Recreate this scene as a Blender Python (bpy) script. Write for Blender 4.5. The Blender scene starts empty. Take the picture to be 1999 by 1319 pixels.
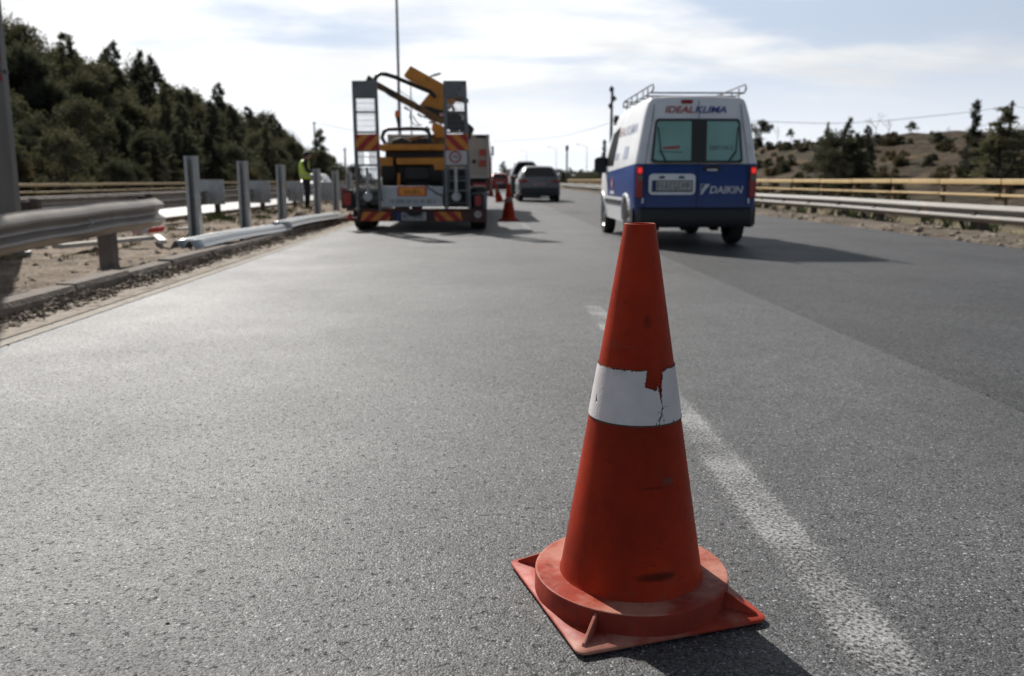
import bpy, bmesh, math, random
from mathutils import Vector, Matrix, noise as mnoise
R = math.radians
rnd = random.Random(11)
scene = bpy.context.scene
COL = scene.collection

# ------------------------------------------------------------------ camera
CAM_H = 0.92
FOC = 1650.0                       # focal length in photo pixels (photo 1999 wide)
PITCH = math.atan((659.5 - 350.0) / FOC)
YAW = math.atan(49.5 / FOC)
cam_d = bpy.data.cameras.new("camera")
cam = bpy.data.objects.new("camera", cam_d)
COL.objects.link(cam)
cam.location = (0, 0, CAM_H)
cam.rotation_euler = (R(90) - PITCH, 0, -YAW)
cam_d.sensor_width = 36.0
cam_d.lens = 36.0 * FOC / 1999.0
cam_d.clip_start = 0.05
cam_d.clip_end = 6000
cam_d.dof.use_dof = True
cam_d.dof.focus_distance = 1.80
cam_d.dof.aperture_fstop = 4.3
scene.camera = cam

# ------------------------------------------------------------------ light
SUN_EL, SUN_AZ = R(38.0), R(-26.0)       # azimuth from +Y, negative = towards -X
SUN_DIR = Vector((math.sin(SUN_AZ) * math.cos(SUN_EL), math.cos(SUN_AZ) * math.cos(SUN_EL), math.sin(SUN_EL)))
sun_d = bpy.data.lights.new("sun", 'SUN')
sun_d.energy = 4.9
sun_d.angle = R(0.6)
sun_d.color = (1.0, 0.965, 0.915)
sun = bpy.data.objects.new("sun", sun_d)
COL.objects.link(sun)
sun.location = (-20, 40, 40)
sun.rotation_euler = SUN_DIR.to_track_quat('Z', 'Y').to_euler()

scene.view_settings.view_transform = 'Standard'
scene.view_settings.look = 'None'
scene.view_settings.exposure = 0.22
scene.view_settings.gamma = 1.0
scene.view_settings.use_curve_mapping = False

world = bpy.data.worlds.new("World")
scene.world = world
world.use_nodes = True


def build_world():
    nt = world.node_tree
    nt.nodes.clear()
    N, L = nt.nodes.new, nt.links.new
    out = N('ShaderNodeOutputWorld')
    bg = N('ShaderNodeBackground')
    bg.inputs['Strength'].default_value = 0.08
    L(bg.outputs[0], out.inputs['Surface'])
    sky = N('ShaderNodeTexSky')
    sky.sky_type = 'NISHITA'
    sky.sun_disc = False
    sky.sun_elevation = SUN_EL
    sky.sun_rotation = SUN_AZ
    sky.air_density = 1.0
    sky.dust_density = 1.6
    sky.ozone_density = 1.0
    tc = N('ShaderNodeTexCoord')
    sep = N('ShaderNodeSeparateXYZ')
    L(tc.outputs['Generated'], sep.inputs[0])

    def math_(op, a, b=None, clamp=False):
        m = N('ShaderNodeMath')
        m.operation = op
        m.use_clamp = clamp
        for i, v in enumerate((a, b)):
            if v is None:
                continue
            if isinstance(v, (int, float)):
                m.inputs[i].default_value = v
            else:
                L(v, m.inputs[i])
        return m.outputs[0]

    def ramp(v, lo, hi, a=0.0, b=1.0):
        m = N('ShaderNodeMapRange')
        m.interpolation_type = 'SMOOTHSTEP'
        L(v, m.inputs['Value'])
        m.inputs['From Min'].default_value = lo
        m.inputs['From Max'].default_value = hi
        m.inputs['To Min'].default_value = a
        m.inputs['To Max'].default_value = b
        return m.outputs['Result']

    zc = math_('MAXIMUM', sep.outputs['Z'], 0.0)
    den = math_('ADD', zc, 0.16)
    comb = N('ShaderNodeCombineXYZ')
    L(math_('DIVIDE', sep.outputs['X'], den), comb.inputs['X'])
    L(math_('DIVIDE', sep.outputs['Y'], den), comb.inputs['Y'])

    def nz(scale, detail, rough, off, sx=1.0):
        mp = N('ShaderNodeMapping')
        mp.inputs['Location'].default_value = off
        mp.inputs['Scale'].default_value = (sx, 1.0, 1.0)
        L(comb.outputs[0], mp.inputs['Vector'])
        n = N('ShaderNodeTexNoise')
        n.inputs['Scale'].default_value = scale
        n.inputs['Detail'].default_value = detail
        n.inputs['Roughness'].default_value = rough
        n.inputs['Distortion'].default_value = 0.35
        L(mp.outputs[0], n.inputs['Vector'])
        return n.outputs['Fac']

    n1 = nz(1.15, 7.0, 0.55, (3.1, 1.7, 0.0), 0.7)
    n2 = nz(1.5, 6.0, 0.55, (7.3, 4.2, 0.0), 0.75)
    # direction towards the sun
    dot = N('ShaderNodeVectorMath')
    dot.operation = 'DOT_PRODUCT'
    L(tc.outputs['Generated'], dot.inputs[0])
    dot.inputs[1].default_value = SUN_DIR
    d = dot.outputs['Value']
    # the cloud deck lies on the sun's side of the sky, breaking up towards the right and overhead behind
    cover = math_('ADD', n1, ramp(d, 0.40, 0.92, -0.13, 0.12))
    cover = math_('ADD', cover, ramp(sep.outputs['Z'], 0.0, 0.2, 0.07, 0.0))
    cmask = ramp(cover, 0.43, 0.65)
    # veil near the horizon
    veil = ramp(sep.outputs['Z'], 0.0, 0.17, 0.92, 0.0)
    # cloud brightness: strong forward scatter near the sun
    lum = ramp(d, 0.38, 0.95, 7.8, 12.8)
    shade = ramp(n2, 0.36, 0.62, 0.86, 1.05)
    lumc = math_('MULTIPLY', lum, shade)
    ccol = N('ShaderNodeMix')
    ccol.data_type = 'RGBA'
    ccol.blend_type = 'MULTIPLY'
    ccol.inputs['Factor'].default_value = 1.0
    ccol.inputs['A'].default_value = (0.985, 0.995, 1.0, 1)
    L(lumc, ccol.inputs['B'])
    # hazy blue between the clouds: the sky plus thin high veil
    thin = N('ShaderNodeMix')
    thin.data_type = 'RGBA'
    thin.blend_type = 'MIX'
    L(sky.outputs[0], thin.inputs['A'])
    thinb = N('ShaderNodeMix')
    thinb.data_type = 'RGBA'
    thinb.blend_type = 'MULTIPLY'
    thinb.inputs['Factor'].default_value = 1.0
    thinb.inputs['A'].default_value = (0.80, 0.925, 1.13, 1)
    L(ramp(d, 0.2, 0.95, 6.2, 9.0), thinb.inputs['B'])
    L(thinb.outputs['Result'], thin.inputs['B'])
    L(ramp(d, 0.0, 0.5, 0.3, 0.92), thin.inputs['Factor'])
    mix = N('ShaderNodeMix')
    mix.data_type = 'RGBA'
    L(cmask, mix.inputs['Factor'])
    L(thin.outputs['Result'], mix.inputs['A'])
    L(ccol.outputs['Result'], mix.inputs['B'])
    mix2 = N('ShaderNodeMix')
    mix2.data_type = 'RGBA'
    L(veil, mix2.inputs['Factor'])
    L(mix.outputs['Result'], mix2.inputs['A'])
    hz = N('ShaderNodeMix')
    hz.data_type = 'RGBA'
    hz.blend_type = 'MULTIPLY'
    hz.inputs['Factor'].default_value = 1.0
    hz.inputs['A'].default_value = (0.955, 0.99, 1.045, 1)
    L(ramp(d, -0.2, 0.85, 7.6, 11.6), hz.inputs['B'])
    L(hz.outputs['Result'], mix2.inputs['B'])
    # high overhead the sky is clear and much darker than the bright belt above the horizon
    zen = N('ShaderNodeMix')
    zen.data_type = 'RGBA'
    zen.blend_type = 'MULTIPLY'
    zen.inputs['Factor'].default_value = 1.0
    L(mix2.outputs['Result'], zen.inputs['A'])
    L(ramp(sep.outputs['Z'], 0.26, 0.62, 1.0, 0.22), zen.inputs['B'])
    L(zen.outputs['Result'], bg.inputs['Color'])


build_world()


# ------------------------------------------------------------------ placing helpers (photo pixel -> point in the place)
def ray(px, py):
    x, y = (px - 999.5) / FOC, -(py - 659.5) / FOC
    f = math.cos(PITCH) + y * math.sin(PITCH)
    u = -math.sin(PITCH) + y * math.cos(PITCH)
    c, s = math.cos(YAW), math.sin(YAW)
    return Vector((c * x + s * f, -s * x + c * f, u))


def on_plane(px, py, z=0.0):
    d = ray(px, py)
    t = (z - CAM_H) / d.z
    return Vector((0, 0, CAM_H)) + d * t


def at(px, py, Y):
    d = ray(px, py)
    return Vector((0, 0, CAM_H)) + d * (Y / d.y)


# ------------------------------------------------------------------ materials
def nodes_of(name):
    m = bpy.data.materials.new(name)
    m.use_nodes = True
    nt = m.node_tree
    b = nt.nodes['Principled BSDF']
    return m, nt, b


def rgb(c):
    return (c[0], c[1], c[2], 1.0)


def mat(name, col, rough=0.6, metal=0.0, var=0.18, scale=6.0, bump=0.0, bscale=60.0, spec=0.5, col2=None,
        c2amt=0.0, c2scale=4.0, rvar=0.1, coat=0.0, stretch=(1, 1, 1)):
    """base colour broken up by noise, an optional second colour in patches (dirt, rust, fading)."""
    m, nt, b = nodes_of(name)
    N, L = nt.nodes.new, nt.links.new
    tc = N('ShaderNodeTexCoord')
    mp = N('ShaderNodeMapping')
    mp.inputs['Scale'].default_value = stretch
    L(tc.outputs['Object'], mp.inputs['Vector'])
    n = N('ShaderNodeTexNoise')
    n.inputs['Scale'].default_value = scale
    n.inputs['Detail'].default_value = 5
    L(mp.outputs[0], n.inputs['Vector'])
    cr = N('ShaderNodeMapRange')
    cr.inputs['From Min'].default_value = 0.25
    cr.inputs['From Max'].default_value = 0.75
    cr.inputs['To Min'].default_value = 1 - var
    cr.inputs['To Max'].default_value = 1 + var
    L(n.outputs['Fac'], cr.inputs['Value'])
    mul = N('ShaderNodeMix')
    mul.data_type = 'RGBA'
    mul.blend_type = 'MULTIPLY'
    mul.inputs['Factor'].default_value = 1
    mul.inputs['A'].default_value = rgb(col)
    L(cr.outputs[0], mul.inputs['B'])
    res = mul.outputs['Result']
    if col2 is not None:
        n2 = N('ShaderNodeTexNoise')
        n2.inputs['Scale'].default_value = c2scale
        n2.inputs['Detail'].default_value = 8
        n2.inputs['Roughness'].default_value = 0.65
        L(mp.outputs[0], n2.inputs['Vector'])
        r2 = N('ShaderNodeMapRange')
        r2.interpolation_type = 'SMOOTHSTEP'
        r2.inputs['From Min'].default_value = 0.62 - 0.3 * c2amt
        r2.inputs['From Max'].default_value = 0.80 - 0.3 * c2amt
        L(n2.outputs['Fac'], r2.inputs['Value'])
        mx = N('ShaderNodeMix')
        mx.data_type = 'RGBA'
        L(r2.outputs[0], mx.inputs['Factor'])
        L(res, mx.inputs['A'])
        mx.inputs['B'].default_value = rgb(col2)
        res = mx.outputs['Result']
    L(res, b.inputs['Base Color'])
    rr = N('ShaderNodeMapRange')
    rr.inputs['To Min'].default_value = max(0.02, rough - rvar)
    rr.inputs['To Max'].default_value = min(1.0, rough + rvar)
    L(n.outputs['Fac'], rr.inputs['Value'])
    L(rr.outputs[0], b.inputs['Roughness'])
    b.inputs['Metallic'].default_value = metal
    b.inputs['Specular IOR Level'].default_value = spec
    b.inputs['Coat Weight'].default_value = coat
    b.inputs['Coat Roughness'].default_value = 0.08
    if bump > 0:
        nb = N('ShaderNodeTexNoise')
        nb.inputs['Scale'].default_value = bscale
        nb.inputs['Detail'].default_value = 4
        L(mp.outputs[0], nb.inputs['Vector'])
        bp = N('ShaderNodeBump')
        bp.inputs['Strength'].default_value = 1.0
        bp.inputs['Distance'].default_value = bump
        L(nb.outputs['Fac'], bp.inputs['Height'])
        L(bp.outputs[0], b.inputs['Normal'])
    return m


def emit_mat(name, col, e, base):
    m, nt, b = nodes_of(name)
    b.inputs['Base Color'].default_value = rgb(base)
    b.inputs['Emission Color'].default_value = rgb(col)
    b.inputs['Emission Strength'].default_value = e
    b.inputs['Roughness'].default_value = 0.25
    return m


def stripe_mat(name, sign, period=0.26, axis_w=1.0):
    """red and orange diagonal hazard stripes."""
    m, nt, b = nodes_of(name)
    N, L = nt.nodes.new, nt.links.new
    tc = N('ShaderNodeTexCoord')
    sp = N('ShaderNodeSeparateXYZ')
    L(tc.outputs['Object'], sp.inputs[0])
    a = N('ShaderNodeMath')
    a.operation = 'MULTIPLY_ADD'
    L(sp.outputs['X'], a.inputs[0])
    a.inputs[1].default_value = sign * axis_w
    L(sp.outputs['Z'], a.inputs[2])
    f = N('ShaderNodeMath')
    f.operation = 'DIVIDE'
    L(a.outputs[0], f.inputs[0])
    f.inputs[1].default_value = period
    g = N('ShaderNodeMath')
    g.operation = 'FRACT'
    L(f.outputs[0], g.inputs[0])
    h = N('ShaderNodeMath')
    h.operation = 'GREATER_THAN'
    L(g.outputs[0], h.inputs[0])
    h.inputs[1].default_value = 0.5
    mx = N('ShaderNodeMix')
    mx.data_type = 'RGBA'
    L(h.outputs[0], mx.inputs['Factor'])
    mx.inputs['A'].default_value = (0.36, 0.010, 0.010, 1)
    mx.inputs['B'].default_value = (0.62, 0.22, 0.02, 1)
    n = N('ShaderNodeTexNoise')
    n.inputs['Scale'].default_value = 9
    n.inputs['Detail'].default_value = 6
    L(tc.outputs['Object'], n.inputs['Vector'])
    cr = N('ShaderNodeMapRange')
    cr.inputs['To Min'].default_value = 0.6
    cr.inputs['To Max'].default_value = 1.15
    L(n.outputs['Fac'], cr.inputs['Value'])
    mu = N('ShaderNodeMix')
    mu.data_type = 'RGBA'
    mu.blend_type = 'MULTIPLY'
    mu.inputs['Factor'].default_value = 1
    L(mx.outputs['Result'], mu.inputs['A'])
    L(cr.outputs[0], mu.inputs['B'])
    L(mu.outputs['Result'], b.inputs['Base Color'])
    b.inputs['Roughness'].default_value = 0.5
    return m


# ------------------------------------------------------------------ mesh building
def tag(o, label=None, cat=None, group=None, kind=None):
    if label:
        o['label'] = label
    if cat:
        o['category'] = cat
    if group:
        o['group'] = group
    if kind:
        o['kind'] = kind
    return o


def empty(name, loc, label, cat, group=None, rz=0.0):
    o = bpy.data.objects.new(name, None)
    o.empty_display_size = 0.3
    COL.objects.link(o)
    o.location = loc
    o.rotation_euler = (0, 0, rz)
    return tag(o, label, cat, group)


def copy_tree(o, parent=None):
    c = o.copy()
    COL.objects.link(c)
    c.parent = parent
    for ch in list(o.children):
        copy_tree(ch, c)
    return c


def world_loc(o):
    p = Vector((0, 0, 0))
    while o is not None:
        p += o.location
        o = o.parent
    return p


class MB:
    def __init__(self):
        self.v, self.f, self.m = [], [], []
        self.mi = 0

    def add(self, vs, fs):
        o = len(self.v)
        self.v += [tuple(p) for p in vs]
        self.f += [tuple(i + o for i in f) for f in fs]
        self.m += [self.mi] * len(fs)
        return self

    def box(self, c, s, rot=None):
        hx, hy, hz = s[0] / 2, s[1] / 2, s[2] / 2
        vs = [Vector((x * hx, y * hy, z * hz)) for x in (-1, 1) for y in (-1, 1) for z in (-1, 1)]
        if rot is not None:
            vs = [rot @ p for p in vs]
        c = Vector(c)
        return self.add([p + c for p in vs], [(0, 1, 3, 2), (4, 6, 7, 5), (0, 4, 5, 1), (2, 3, 7, 6), (0, 2, 6, 4), (1, 5, 7, 3)])

    def bar(self, a, b, w, h, up=(0, 0, 1)):
        """rectangular bar from a to b, w across and h along up."""
        a, b = Vector(a), Vector(b)
        d = (b - a)
        ln = d.length
        d.normalize()
        u = Vector(up)
        s = d.cross(u)
        if s.length < 1e-4:
            s = d.cross(Vector((0, 1, 0)))
        s.normalize()
        u = s.cross(d)
        rot = Matrix((s, d, u)).transposed()
        return self.box((a + b) / 2, (w, ln, h), rot)

    def tube(self, pts, r, n=8, cap=True, closed=False):
        pts = [Vector(p) for p in pts]
        rs = r if isinstance(r, (list, tuple)) else [r] * len(pts)
        k = len(pts)
        tang = []
        for i in range(k):
            if closed:
                t = pts[(i + 1) % k] - pts[i - 1]
            else:
                t = pts[min(i + 1, k - 1)] - pts[max(i - 1, 0)]
            tang.append(t.normalized())
        ref = Vector((0, 0, 1)) if abs(tang[0].z) < 0.9 else Vector((1, 0, 0))
        nrm = tang[0].cross(ref).normalized()
        vs = []
        for i in range(k):
            nrm = (nrm - tang[i] * nrm.dot(tang[i])).normalized()
            bn = tang[i].cross(nrm)
            for j in range(n):
                a = 2 * math.pi * j / n
                vs.append(pts[i] + (nrm * math.cos(a) + bn * math.sin(a)) * rs[i])
        fs = []
        for i in range(k if closed else k - 1):
            i2 = (i + 1) % k
            for j in range(n):
                fs.append((i * n + j, i * n + (j + 1) % n, i2 * n + (j + 1) % n, i2 * n + j))
        if cap and not closed:
            fs.append(tuple(range(n))[::-1])
            fs.append(tuple((k - 1) * n + j for j in range(n)))
        return self.add(vs, fs)

    def lathe(self, prof, n=32, c=(0, 0, 0), axis='Z', caps=False):
        vs, fs = [], []
        c = Vector(c)
        for (r, z) in prof:
            for j in range(n):
                a = 2 * math.pi * j / n
                p = Vector((r * math.cos(a), r * math.sin(a), z))
                if axis == 'X':
                    p = Vector((p.z, p.x, p.y))
                elif axis == 'Y':
                    p = Vector((p.y, p.z, p.x))
                vs.append(p + c)
        for i in range(len(prof) - 1):
            for j in range(n):
                fs.append((i * n + j, i * n + (j + 1) % n, (i + 1) * n + (j + 1) % n, (i + 1) * n + j))
        if caps:
            fs.append(tuple(range(n))[::-1])
            fs.append(tuple((len(prof) - 1) * n + j for j in range(n)))
        return self.add(vs, fs)

    def prism(self, pts, ext):
        """closed polygon (3d points) pushed along ext."""
        pts = [Vector(p) for p in pts]
        e = Vector(ext)
        n = len(pts)
        vs = pts + [p + e for p in pts]
        fs = [tuple(range(n)), tuple(range(2 * n - 1, n - 1, -1))]
        for i in range(n):
            j = (i + 1) % n
            fs.append((i, i + n, j + n, j))
        return self.add(vs, fs)

    def rings(self, rings, closed=True, cap0=False, cap1=False):
        n = len(rings[0])
        vs = [p for r in rings for p in r]
        fs = []
        for i in range(len(rings) - 1):
            for j in range(n if closed else n - 1):
                k = (j + 1) % n
                fs.append((i * n + j, i * n + k, (i + 1) * n + k, (i + 1) * n + j))
        if cap0:
            fs.append(tuple(range(n))[::-1])
        if cap1:
            fs.append(tuple((len(rings) - 1) * n + j for j in range(n)))
        return self.add(vs, fs)

    def build(self, name, mats, parent=None, smooth=False, bevel=0.0, shift=True, angle=40, fix=True):
        me = bpy.data.meshes.new(name)
        vs = self.v
        if parent is not None and shift:
            w = world_loc(parent)
            vs = [(p[0] - w.x, p[1] - w.y, p[2] - w.z) for p in vs]
        me.from_pydata(vs, [], self.f)
        if not isinstance(mats, (list, tuple)):
            mats = [mats]
        for m in mats:
            me.materials.append(m)
        if any(self.m):
            me.polygons.foreach_set('material_index', self.m)
        if fix:
            bm = bmesh.new()
            bm.from_mesh(me)
            bmesh.ops.recalc_face_normals(bm, faces=bm.faces)
            bm.to_mesh(me)
            bm.free()
        o = bpy.data.objects.new(name, me)
        COL.objects.link(o)
        if parent is not None:
            o.parent = parent
        if bevel > 0:
            md = o.modifiers.new('bevel', 'BEVEL')
            md.width = bevel
            md.segments = 2
            md.limit_method = 'ANGLE'
            md.angle_limit = R(35)
        if smooth:
            me.polygons.foreach_set('use_smooth', [True] * len(me.polygons))
            try:
                me.set_sharp_from_angle(angle=R(angle))
            except Exception:
                pass
        return o


def lettering(text, mt, parent, origin, ux, uz, width, height, bold=0.012, shear=0.0, depth=0.001, name='lettering'):
    """flat letters fitted into width x height; ux, uz span the surface they are stuck on (parent's local space)."""
    cu = bpy.data.curves.new('lettering', 'FONT')
    cu.body = text
    cu.offset = bold
    cu.shear = shear
    cu.extrude = 0.0
    tmp = bpy.data.objects.new('lettering', cu)
    COL.objects.link(tmp)
    dg = bpy.context.evaluated_depsgraph_get()
    me = bpy.data.meshes.new_from_object(tmp.evaluated_get(dg))
    bpy.data.objects.remove(tmp)
    bpy.data.curves.remove(cu)
    xs = [v.co.x for v in me.vertices]
    ys = [v.co.y for v in me.vertices]
    x0, x1, y0, y1 = min(xs), max(xs), min(ys), max(ys)
    ux, uz, origin = Vector(ux), Vector(uz), Vector(origin)
    for v in me.vertices:
        a = (v.co.x - x0) / (x1 - x0) * width
        b = (v.co.y - y0) / (y1 - y0) * height
        v.co = origin + ux * a + uz * b
    me.materials.clear()
    me.materials.append(mt)
    o = bpy.data.objects.new(name, me)
    COL.objects.link(o)
    o.parent = parent
    return o


def scrawl(mb, origin, ux, uz, width, height, n, seed, nrm=(0, 0, 0)):
    """worn lettering too far gone to read: letter-like strokes, no real characters."""
    r = random.Random(seed)
    ux, uz, origin = Vector(ux), Vector(uz), Vector(origin)
    cw = width / n

    def q(a0, b0, a1, b1):
        ps = [origin + ux * a + uz * b for a, b in ((a0, b0), (a1, b0), (a1, b1), (a0, b1))]
        mb.add(ps, [(0, 1, 2, 3)])
    for i in range(n):
        a = i * cw
        w = cw * 0.74
        s = cw * 0.2
        q(a, 0, a + s, height)
        if r.random() < 0.7:
            q(a + w - s, height * r.choice((0, 0, 0.45)), a + w, height * r.choice((1, 1, 0.55)))
        for lv in (0.0, 0.43, 0.84):
            if r.random() < 0.55:
                q(a + s, height * lv, a + w - s, height * (lv + 0.16))


# ------------------------------------------------------------------ road surface materials
def asphalt_mat(name, base, coarse, rough, streak=0.1, gscale=1.0, spec=0.5):
    m, nt, b = nodes_of(name)
    N, L = nt.nodes.new, nt.links.new
    tc = N('ShaderNodeTexCoord')
    obj = tc.outputs['Object']

    def noise(scale, detail=4, rough_=0.55, stretch=None):
        n = N('ShaderNodeTexNoise')
        n.inputs['Scale'].default_value = scale
        n.inputs['Detail'].default_value = detail
        n.inputs['Roughness'].default_value = rough_
        if stretch:
            mp = N('ShaderNodeMapping')
            mp.inputs['Scale'].default_value = stretch
            L(obj, mp.inputs['Vector'])
            L(mp.outputs[0], n.inputs['Vector'])
        else:
            L(obj, n.inputs['Vector'])
        return n.outputs['Fac']

    def mr(v, a, b_, c, d, smooth=False):
        r = N('ShaderNodeMapRange')
        if smooth:
            r.interpolation_type = 'SMOOTHSTEP'
        L(v, r.inputs['Value'])
        for k, x in zip(('From Min', 'From Max', 'To Min', 'To Max'), (a, b_, c, d)):
            r.inputs[k].default_value = x
        return r.outputs[0]

    def mul(a, c):
        x = N('ShaderNodeMath')
        x.operation = 'MULTIPLY'
        L(a, x.inputs[0])
        L(c, x.inputs[1])
        return x.outputs[0]

    vor = N('ShaderNodeTexVoronoi')
    vor.inputs['Scale'].default_value = 215 * gscale
    L(obj, vor.inputs['Vector'])
    vor2 = N('ShaderNodeTexVoronoi')
    vor2.inputs['Scale'].default_value = 115 * gscale
    L(obj, vor2.inputs['Vector'])
    # each chip of stone has its own grey
    sp = N('ShaderNodeSeparateColor')
    L(vor.outputs['Color'], sp.inputs[0])
    chips = mr(sp.outputs[0], 0.0, 1.0, 0.30, 1.85)
    pale = mr(sp.outputs[1], 0.90, 1.0, 1.0, 3.4)
    pit_shade = mr(noise(46 * gscale, 5, 0.70), 0.345, 0.41, 0.18, 1.0, True)  # shade inside the small holes, painted as darker colour
    mid = mr(noise(7, 5, 0.6), 0.3, 0.7, 0.86, 1.14)
    big = mr(noise(0.55, 6, 0.62), 0.3, 0.7, 0.78, 1.20)
    lanes = mr(noise(1.0, 3, 0.5, (1.1, 0.015, 1.0)), 0.3, 0.7, 1 - streak, 1 + streak)
    # scuffs of pale dust, drips of oil, and the polish of passing tyres
    scuff = mr(noise(1.7, 7, 0.72, (1.0, 0.45, 1.0)), 0.665, 0.72, 1.0, 1.7, True)
    drips = mr(noise(3.1, 5, 0.6, (1.0, 0.7, 1.0)), 0.255, 0.31, 0.62, 1.0, True)
    v = mul(mul(mul(chips, pale), mul(pit_shade, mul(scuff, drips))), mul(mul(mid, big), lanes))
    cm = N('ShaderNodeMix')
    cm.data_type = 'RGBA'
    cm.blend_type = 'MULTIPLY'
    cm.inputs['Factor'].default_value = 1
    cm.inputs['A'].default_value = rgb(base)
    L(v, cm.inputs['B'])
    L(cm.outputs['Result'], b.inputs['Base Color'])
    rr = mul(mr(noise(0.8, 5, 0.6), 0.3, 0.7, rough - 0.05, rough + 0.05), mr(sp.outputs[2], 0, 1, 0.85, 1.15))
    L(rr, b.inputs['Roughness'])
    b.inputs['Specular IOR Level'].default_value = spec
    h = N('ShaderNodeMath')
    h.operation = 'MULTIPLY_ADD'
    L(vor.outputs['Distance'], h.inputs[0])
    h.inputs[1].default_value = -0.50
    L(mr(noise(46 * gscale, 5, 0.70), 0.32, 0.41, -2.4, 0.0, True), h.inputs[2])
    h2 = N('ShaderNodeMath')
    h2.operation = 'MULTIPLY_ADD'
    L(vor2.outputs['Distance'], h2.inputs[0])
    h2.inputs[1].default_value = -0.26
    L(h.outputs[0], h2.inputs[2])
    bp = N('ShaderNodeBump')
    bp.inputs['Strength'].default_value = 1.0
    bp.inputs['Distance'].default_value = coarse
    L(h2.outputs[0], bp.inputs['Height'])
    L(bp.outputs[0], b.inputs['Normal'])
    return m


def worn_paint_mat(name, col, cover, under, half=None, fine=55.0, soft=0.07, gloss=0.5, rough=0.6):
    """road paint worn through to the stones: the bare patches let the asphalt below show."""
    m, nt, b = nodes_of(name)
    N, L = nt.nodes.new, nt.links.new
    tc = N('ShaderNodeTexCoord')
    obj = tc.outputs['Object']

    def noise(scale, detail, stretch=None):
        n = N('ShaderNodeTexNoise')
        n.inputs['Scale'].default_value = scale
        n.inputs['Detail'].default_value = detail
        n.inputs['Roughness'].default_value = 0.6
        L(obj, n.inputs['Vector'])
        return n.outputs['Fac']
    a = N('ShaderNodeMath')
    a.operation = 'ADD'
    L(noise(fine, 5), a.inputs[0])
    s = N('ShaderNodeMath')
    s.operation = 'MULTIPLY_ADD'
    L(noise(3.0, 5), s.inputs[0])
    s.inputs[1].default_value = 0.55
    s.inputs[2].default_value = -0.275
    L(s.outputs[0], a.inputs[1])
    v = a.outputs[0]
    if half is not None:                       # paint wears from its edges inwards
        sx = N('ShaderNodeSeparateXYZ')
        L(obj, sx.inputs[0])
        ab = N('ShaderNodeMath')
        ab.operation = 'ABSOLUTE'
        L(sx.outputs['X'], ab.inputs[0])
        ed = N('ShaderNodeMapRange')
        ed.inputs['From Min'].default_value = half * 0.45
        ed.inputs['From Max'].default_value = half
        ed.inputs['To Min'].default_value = 0.0
        ed.inputs['To Max'].default_value = -0.36
        L(ab.outputs[0], ed.inputs['Value'])
        t = N('ShaderNodeMath')
        t.operation = 'ADD'
        L(v, t.inputs[0])
        L(ed.outputs[0], t.inputs[1])
        v = t.outputs[0]
    r = N('ShaderNodeMapRange')
    r.interpolation_type = 'SMOOTHSTEP'
    r.inputs['From Min'].default_value = 0.5 - cover - soft
    r.inputs['From Max'].default_value = 0.5 - cover + soft
    L(v, r.inputs['Value'])
    L(r.outputs[0], b.inputs['Alpha'])
    cr = N('ShaderNodeMapRange')
    cr.inputs['To Min'].default_value = 0.55
    cr.inputs['To Max'].default_value = 1.3
    L(noise(14, 6), cr.inputs['Value'])
    mu = N('ShaderNodeMix')
    mu.data_type = 'RGBA'
    mu.blend_type = 'MULTIPLY'
    mu.inputs['Factor'].default_value = 1
    mu.inputs['A'].default_value = rgb(col)
    L(cr.outputs[0], mu.inputs['B'])
    L(mu.outputs['Result'], b.inputs['Base Color'])
    b.inputs['Roughness'].default_value = rough
    b.inputs['Specular IOR Level'].default_value = gloss
    bp = N('ShaderNodeBump')
    bp.inputs['Strength'].default_value = 1.0
    bp.inputs['Distance'].default_value = 0.004
    L(noise(90, 4), bp.inputs['Height'])
    L(bp.outputs[0], b.inputs['Normal'])
    return m


def soil_mat(name, cols, scales=(0.35, 3.0, 40.0), bump=0.03):
    """three colours of earth, dry grass and stone broken up over each other."""
    m, nt, b = nodes_of(name)
    N, L = nt.nodes.new, nt.links.new
    tc = N('ShaderNodeTexCoord')
    obj = tc.outputs['Object']

    def noise(scale, detail=8):
        n = N('ShaderNodeTexNoise')
        n.inputs['Scale'].default_value = scale
        n.inputs['Detail'].default_value = detail
        n.inputs['Roughness'].default_value = 0.62
        L(obj, n.inputs['Vector'])
        return n.outputs['Fac']

    def mr(v, a, b_, c=0.0, d=1.0):
        r = N('ShaderNodeMapRange')
        r.interpolation_type = 'SMOOTHSTEP'
        L(v, r.inputs['Value'])
        for k, x in zip(('From Min', 'From Max', 'To Min', 'To Max'), (a, b_, c, d)):
            r.inputs[k].default_value = x
        return r.outputs[0]
    m1 = N('ShaderNodeMix')
    m1.data_type = 'RGBA'
    m1.inputs['A'].default_value = rgb(cols[0])
    m1.inputs['B'].default_value = rgb(cols[1])
    L(mr(noise(scales[0]), 0.4, 0.62), m1.inputs['Factor'])
    m2 = N('ShaderNodeMix')
    m2.data_type = 'RGBA'
    L(m1.outputs['Result'], m2.inputs['A'])
    m2.inputs['B'].default_value = rgb(cols[2])
    L(mr(noise(scales[1]), 0.5, 0.68), m2.inputs['Factor'])
    m3 = N('ShaderNodeMix')
    m3.data_type = 'RGBA'
    m3.blend_type = 'MULTIPLY'
    m3.inputs['Factor'].default_value = 1
    L(m2.outputs['Result'], m3.inputs['A'])
    L(mr(noise(scales[2], 6), 0.25, 0.75, 0.5, 1.5), m3.inputs['B'])
    L(m3.outputs['Result'], b.inputs['Base Color'])
    b.inputs['Roughness'].default_value = 0.95
    b.inputs['Specular IOR Level'].default_value = 0.15
    bp = N('ShaderNodeBump')
    bp.inputs['Strength'].default_value = 1.0
    bp.inputs['Distance'].default_value = bump
    L(noise(scales[2] * 0.6, 8), bp.inputs['Height'])
    L(bp.outputs[0], b.inputs['Normal'])
    return m


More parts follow.
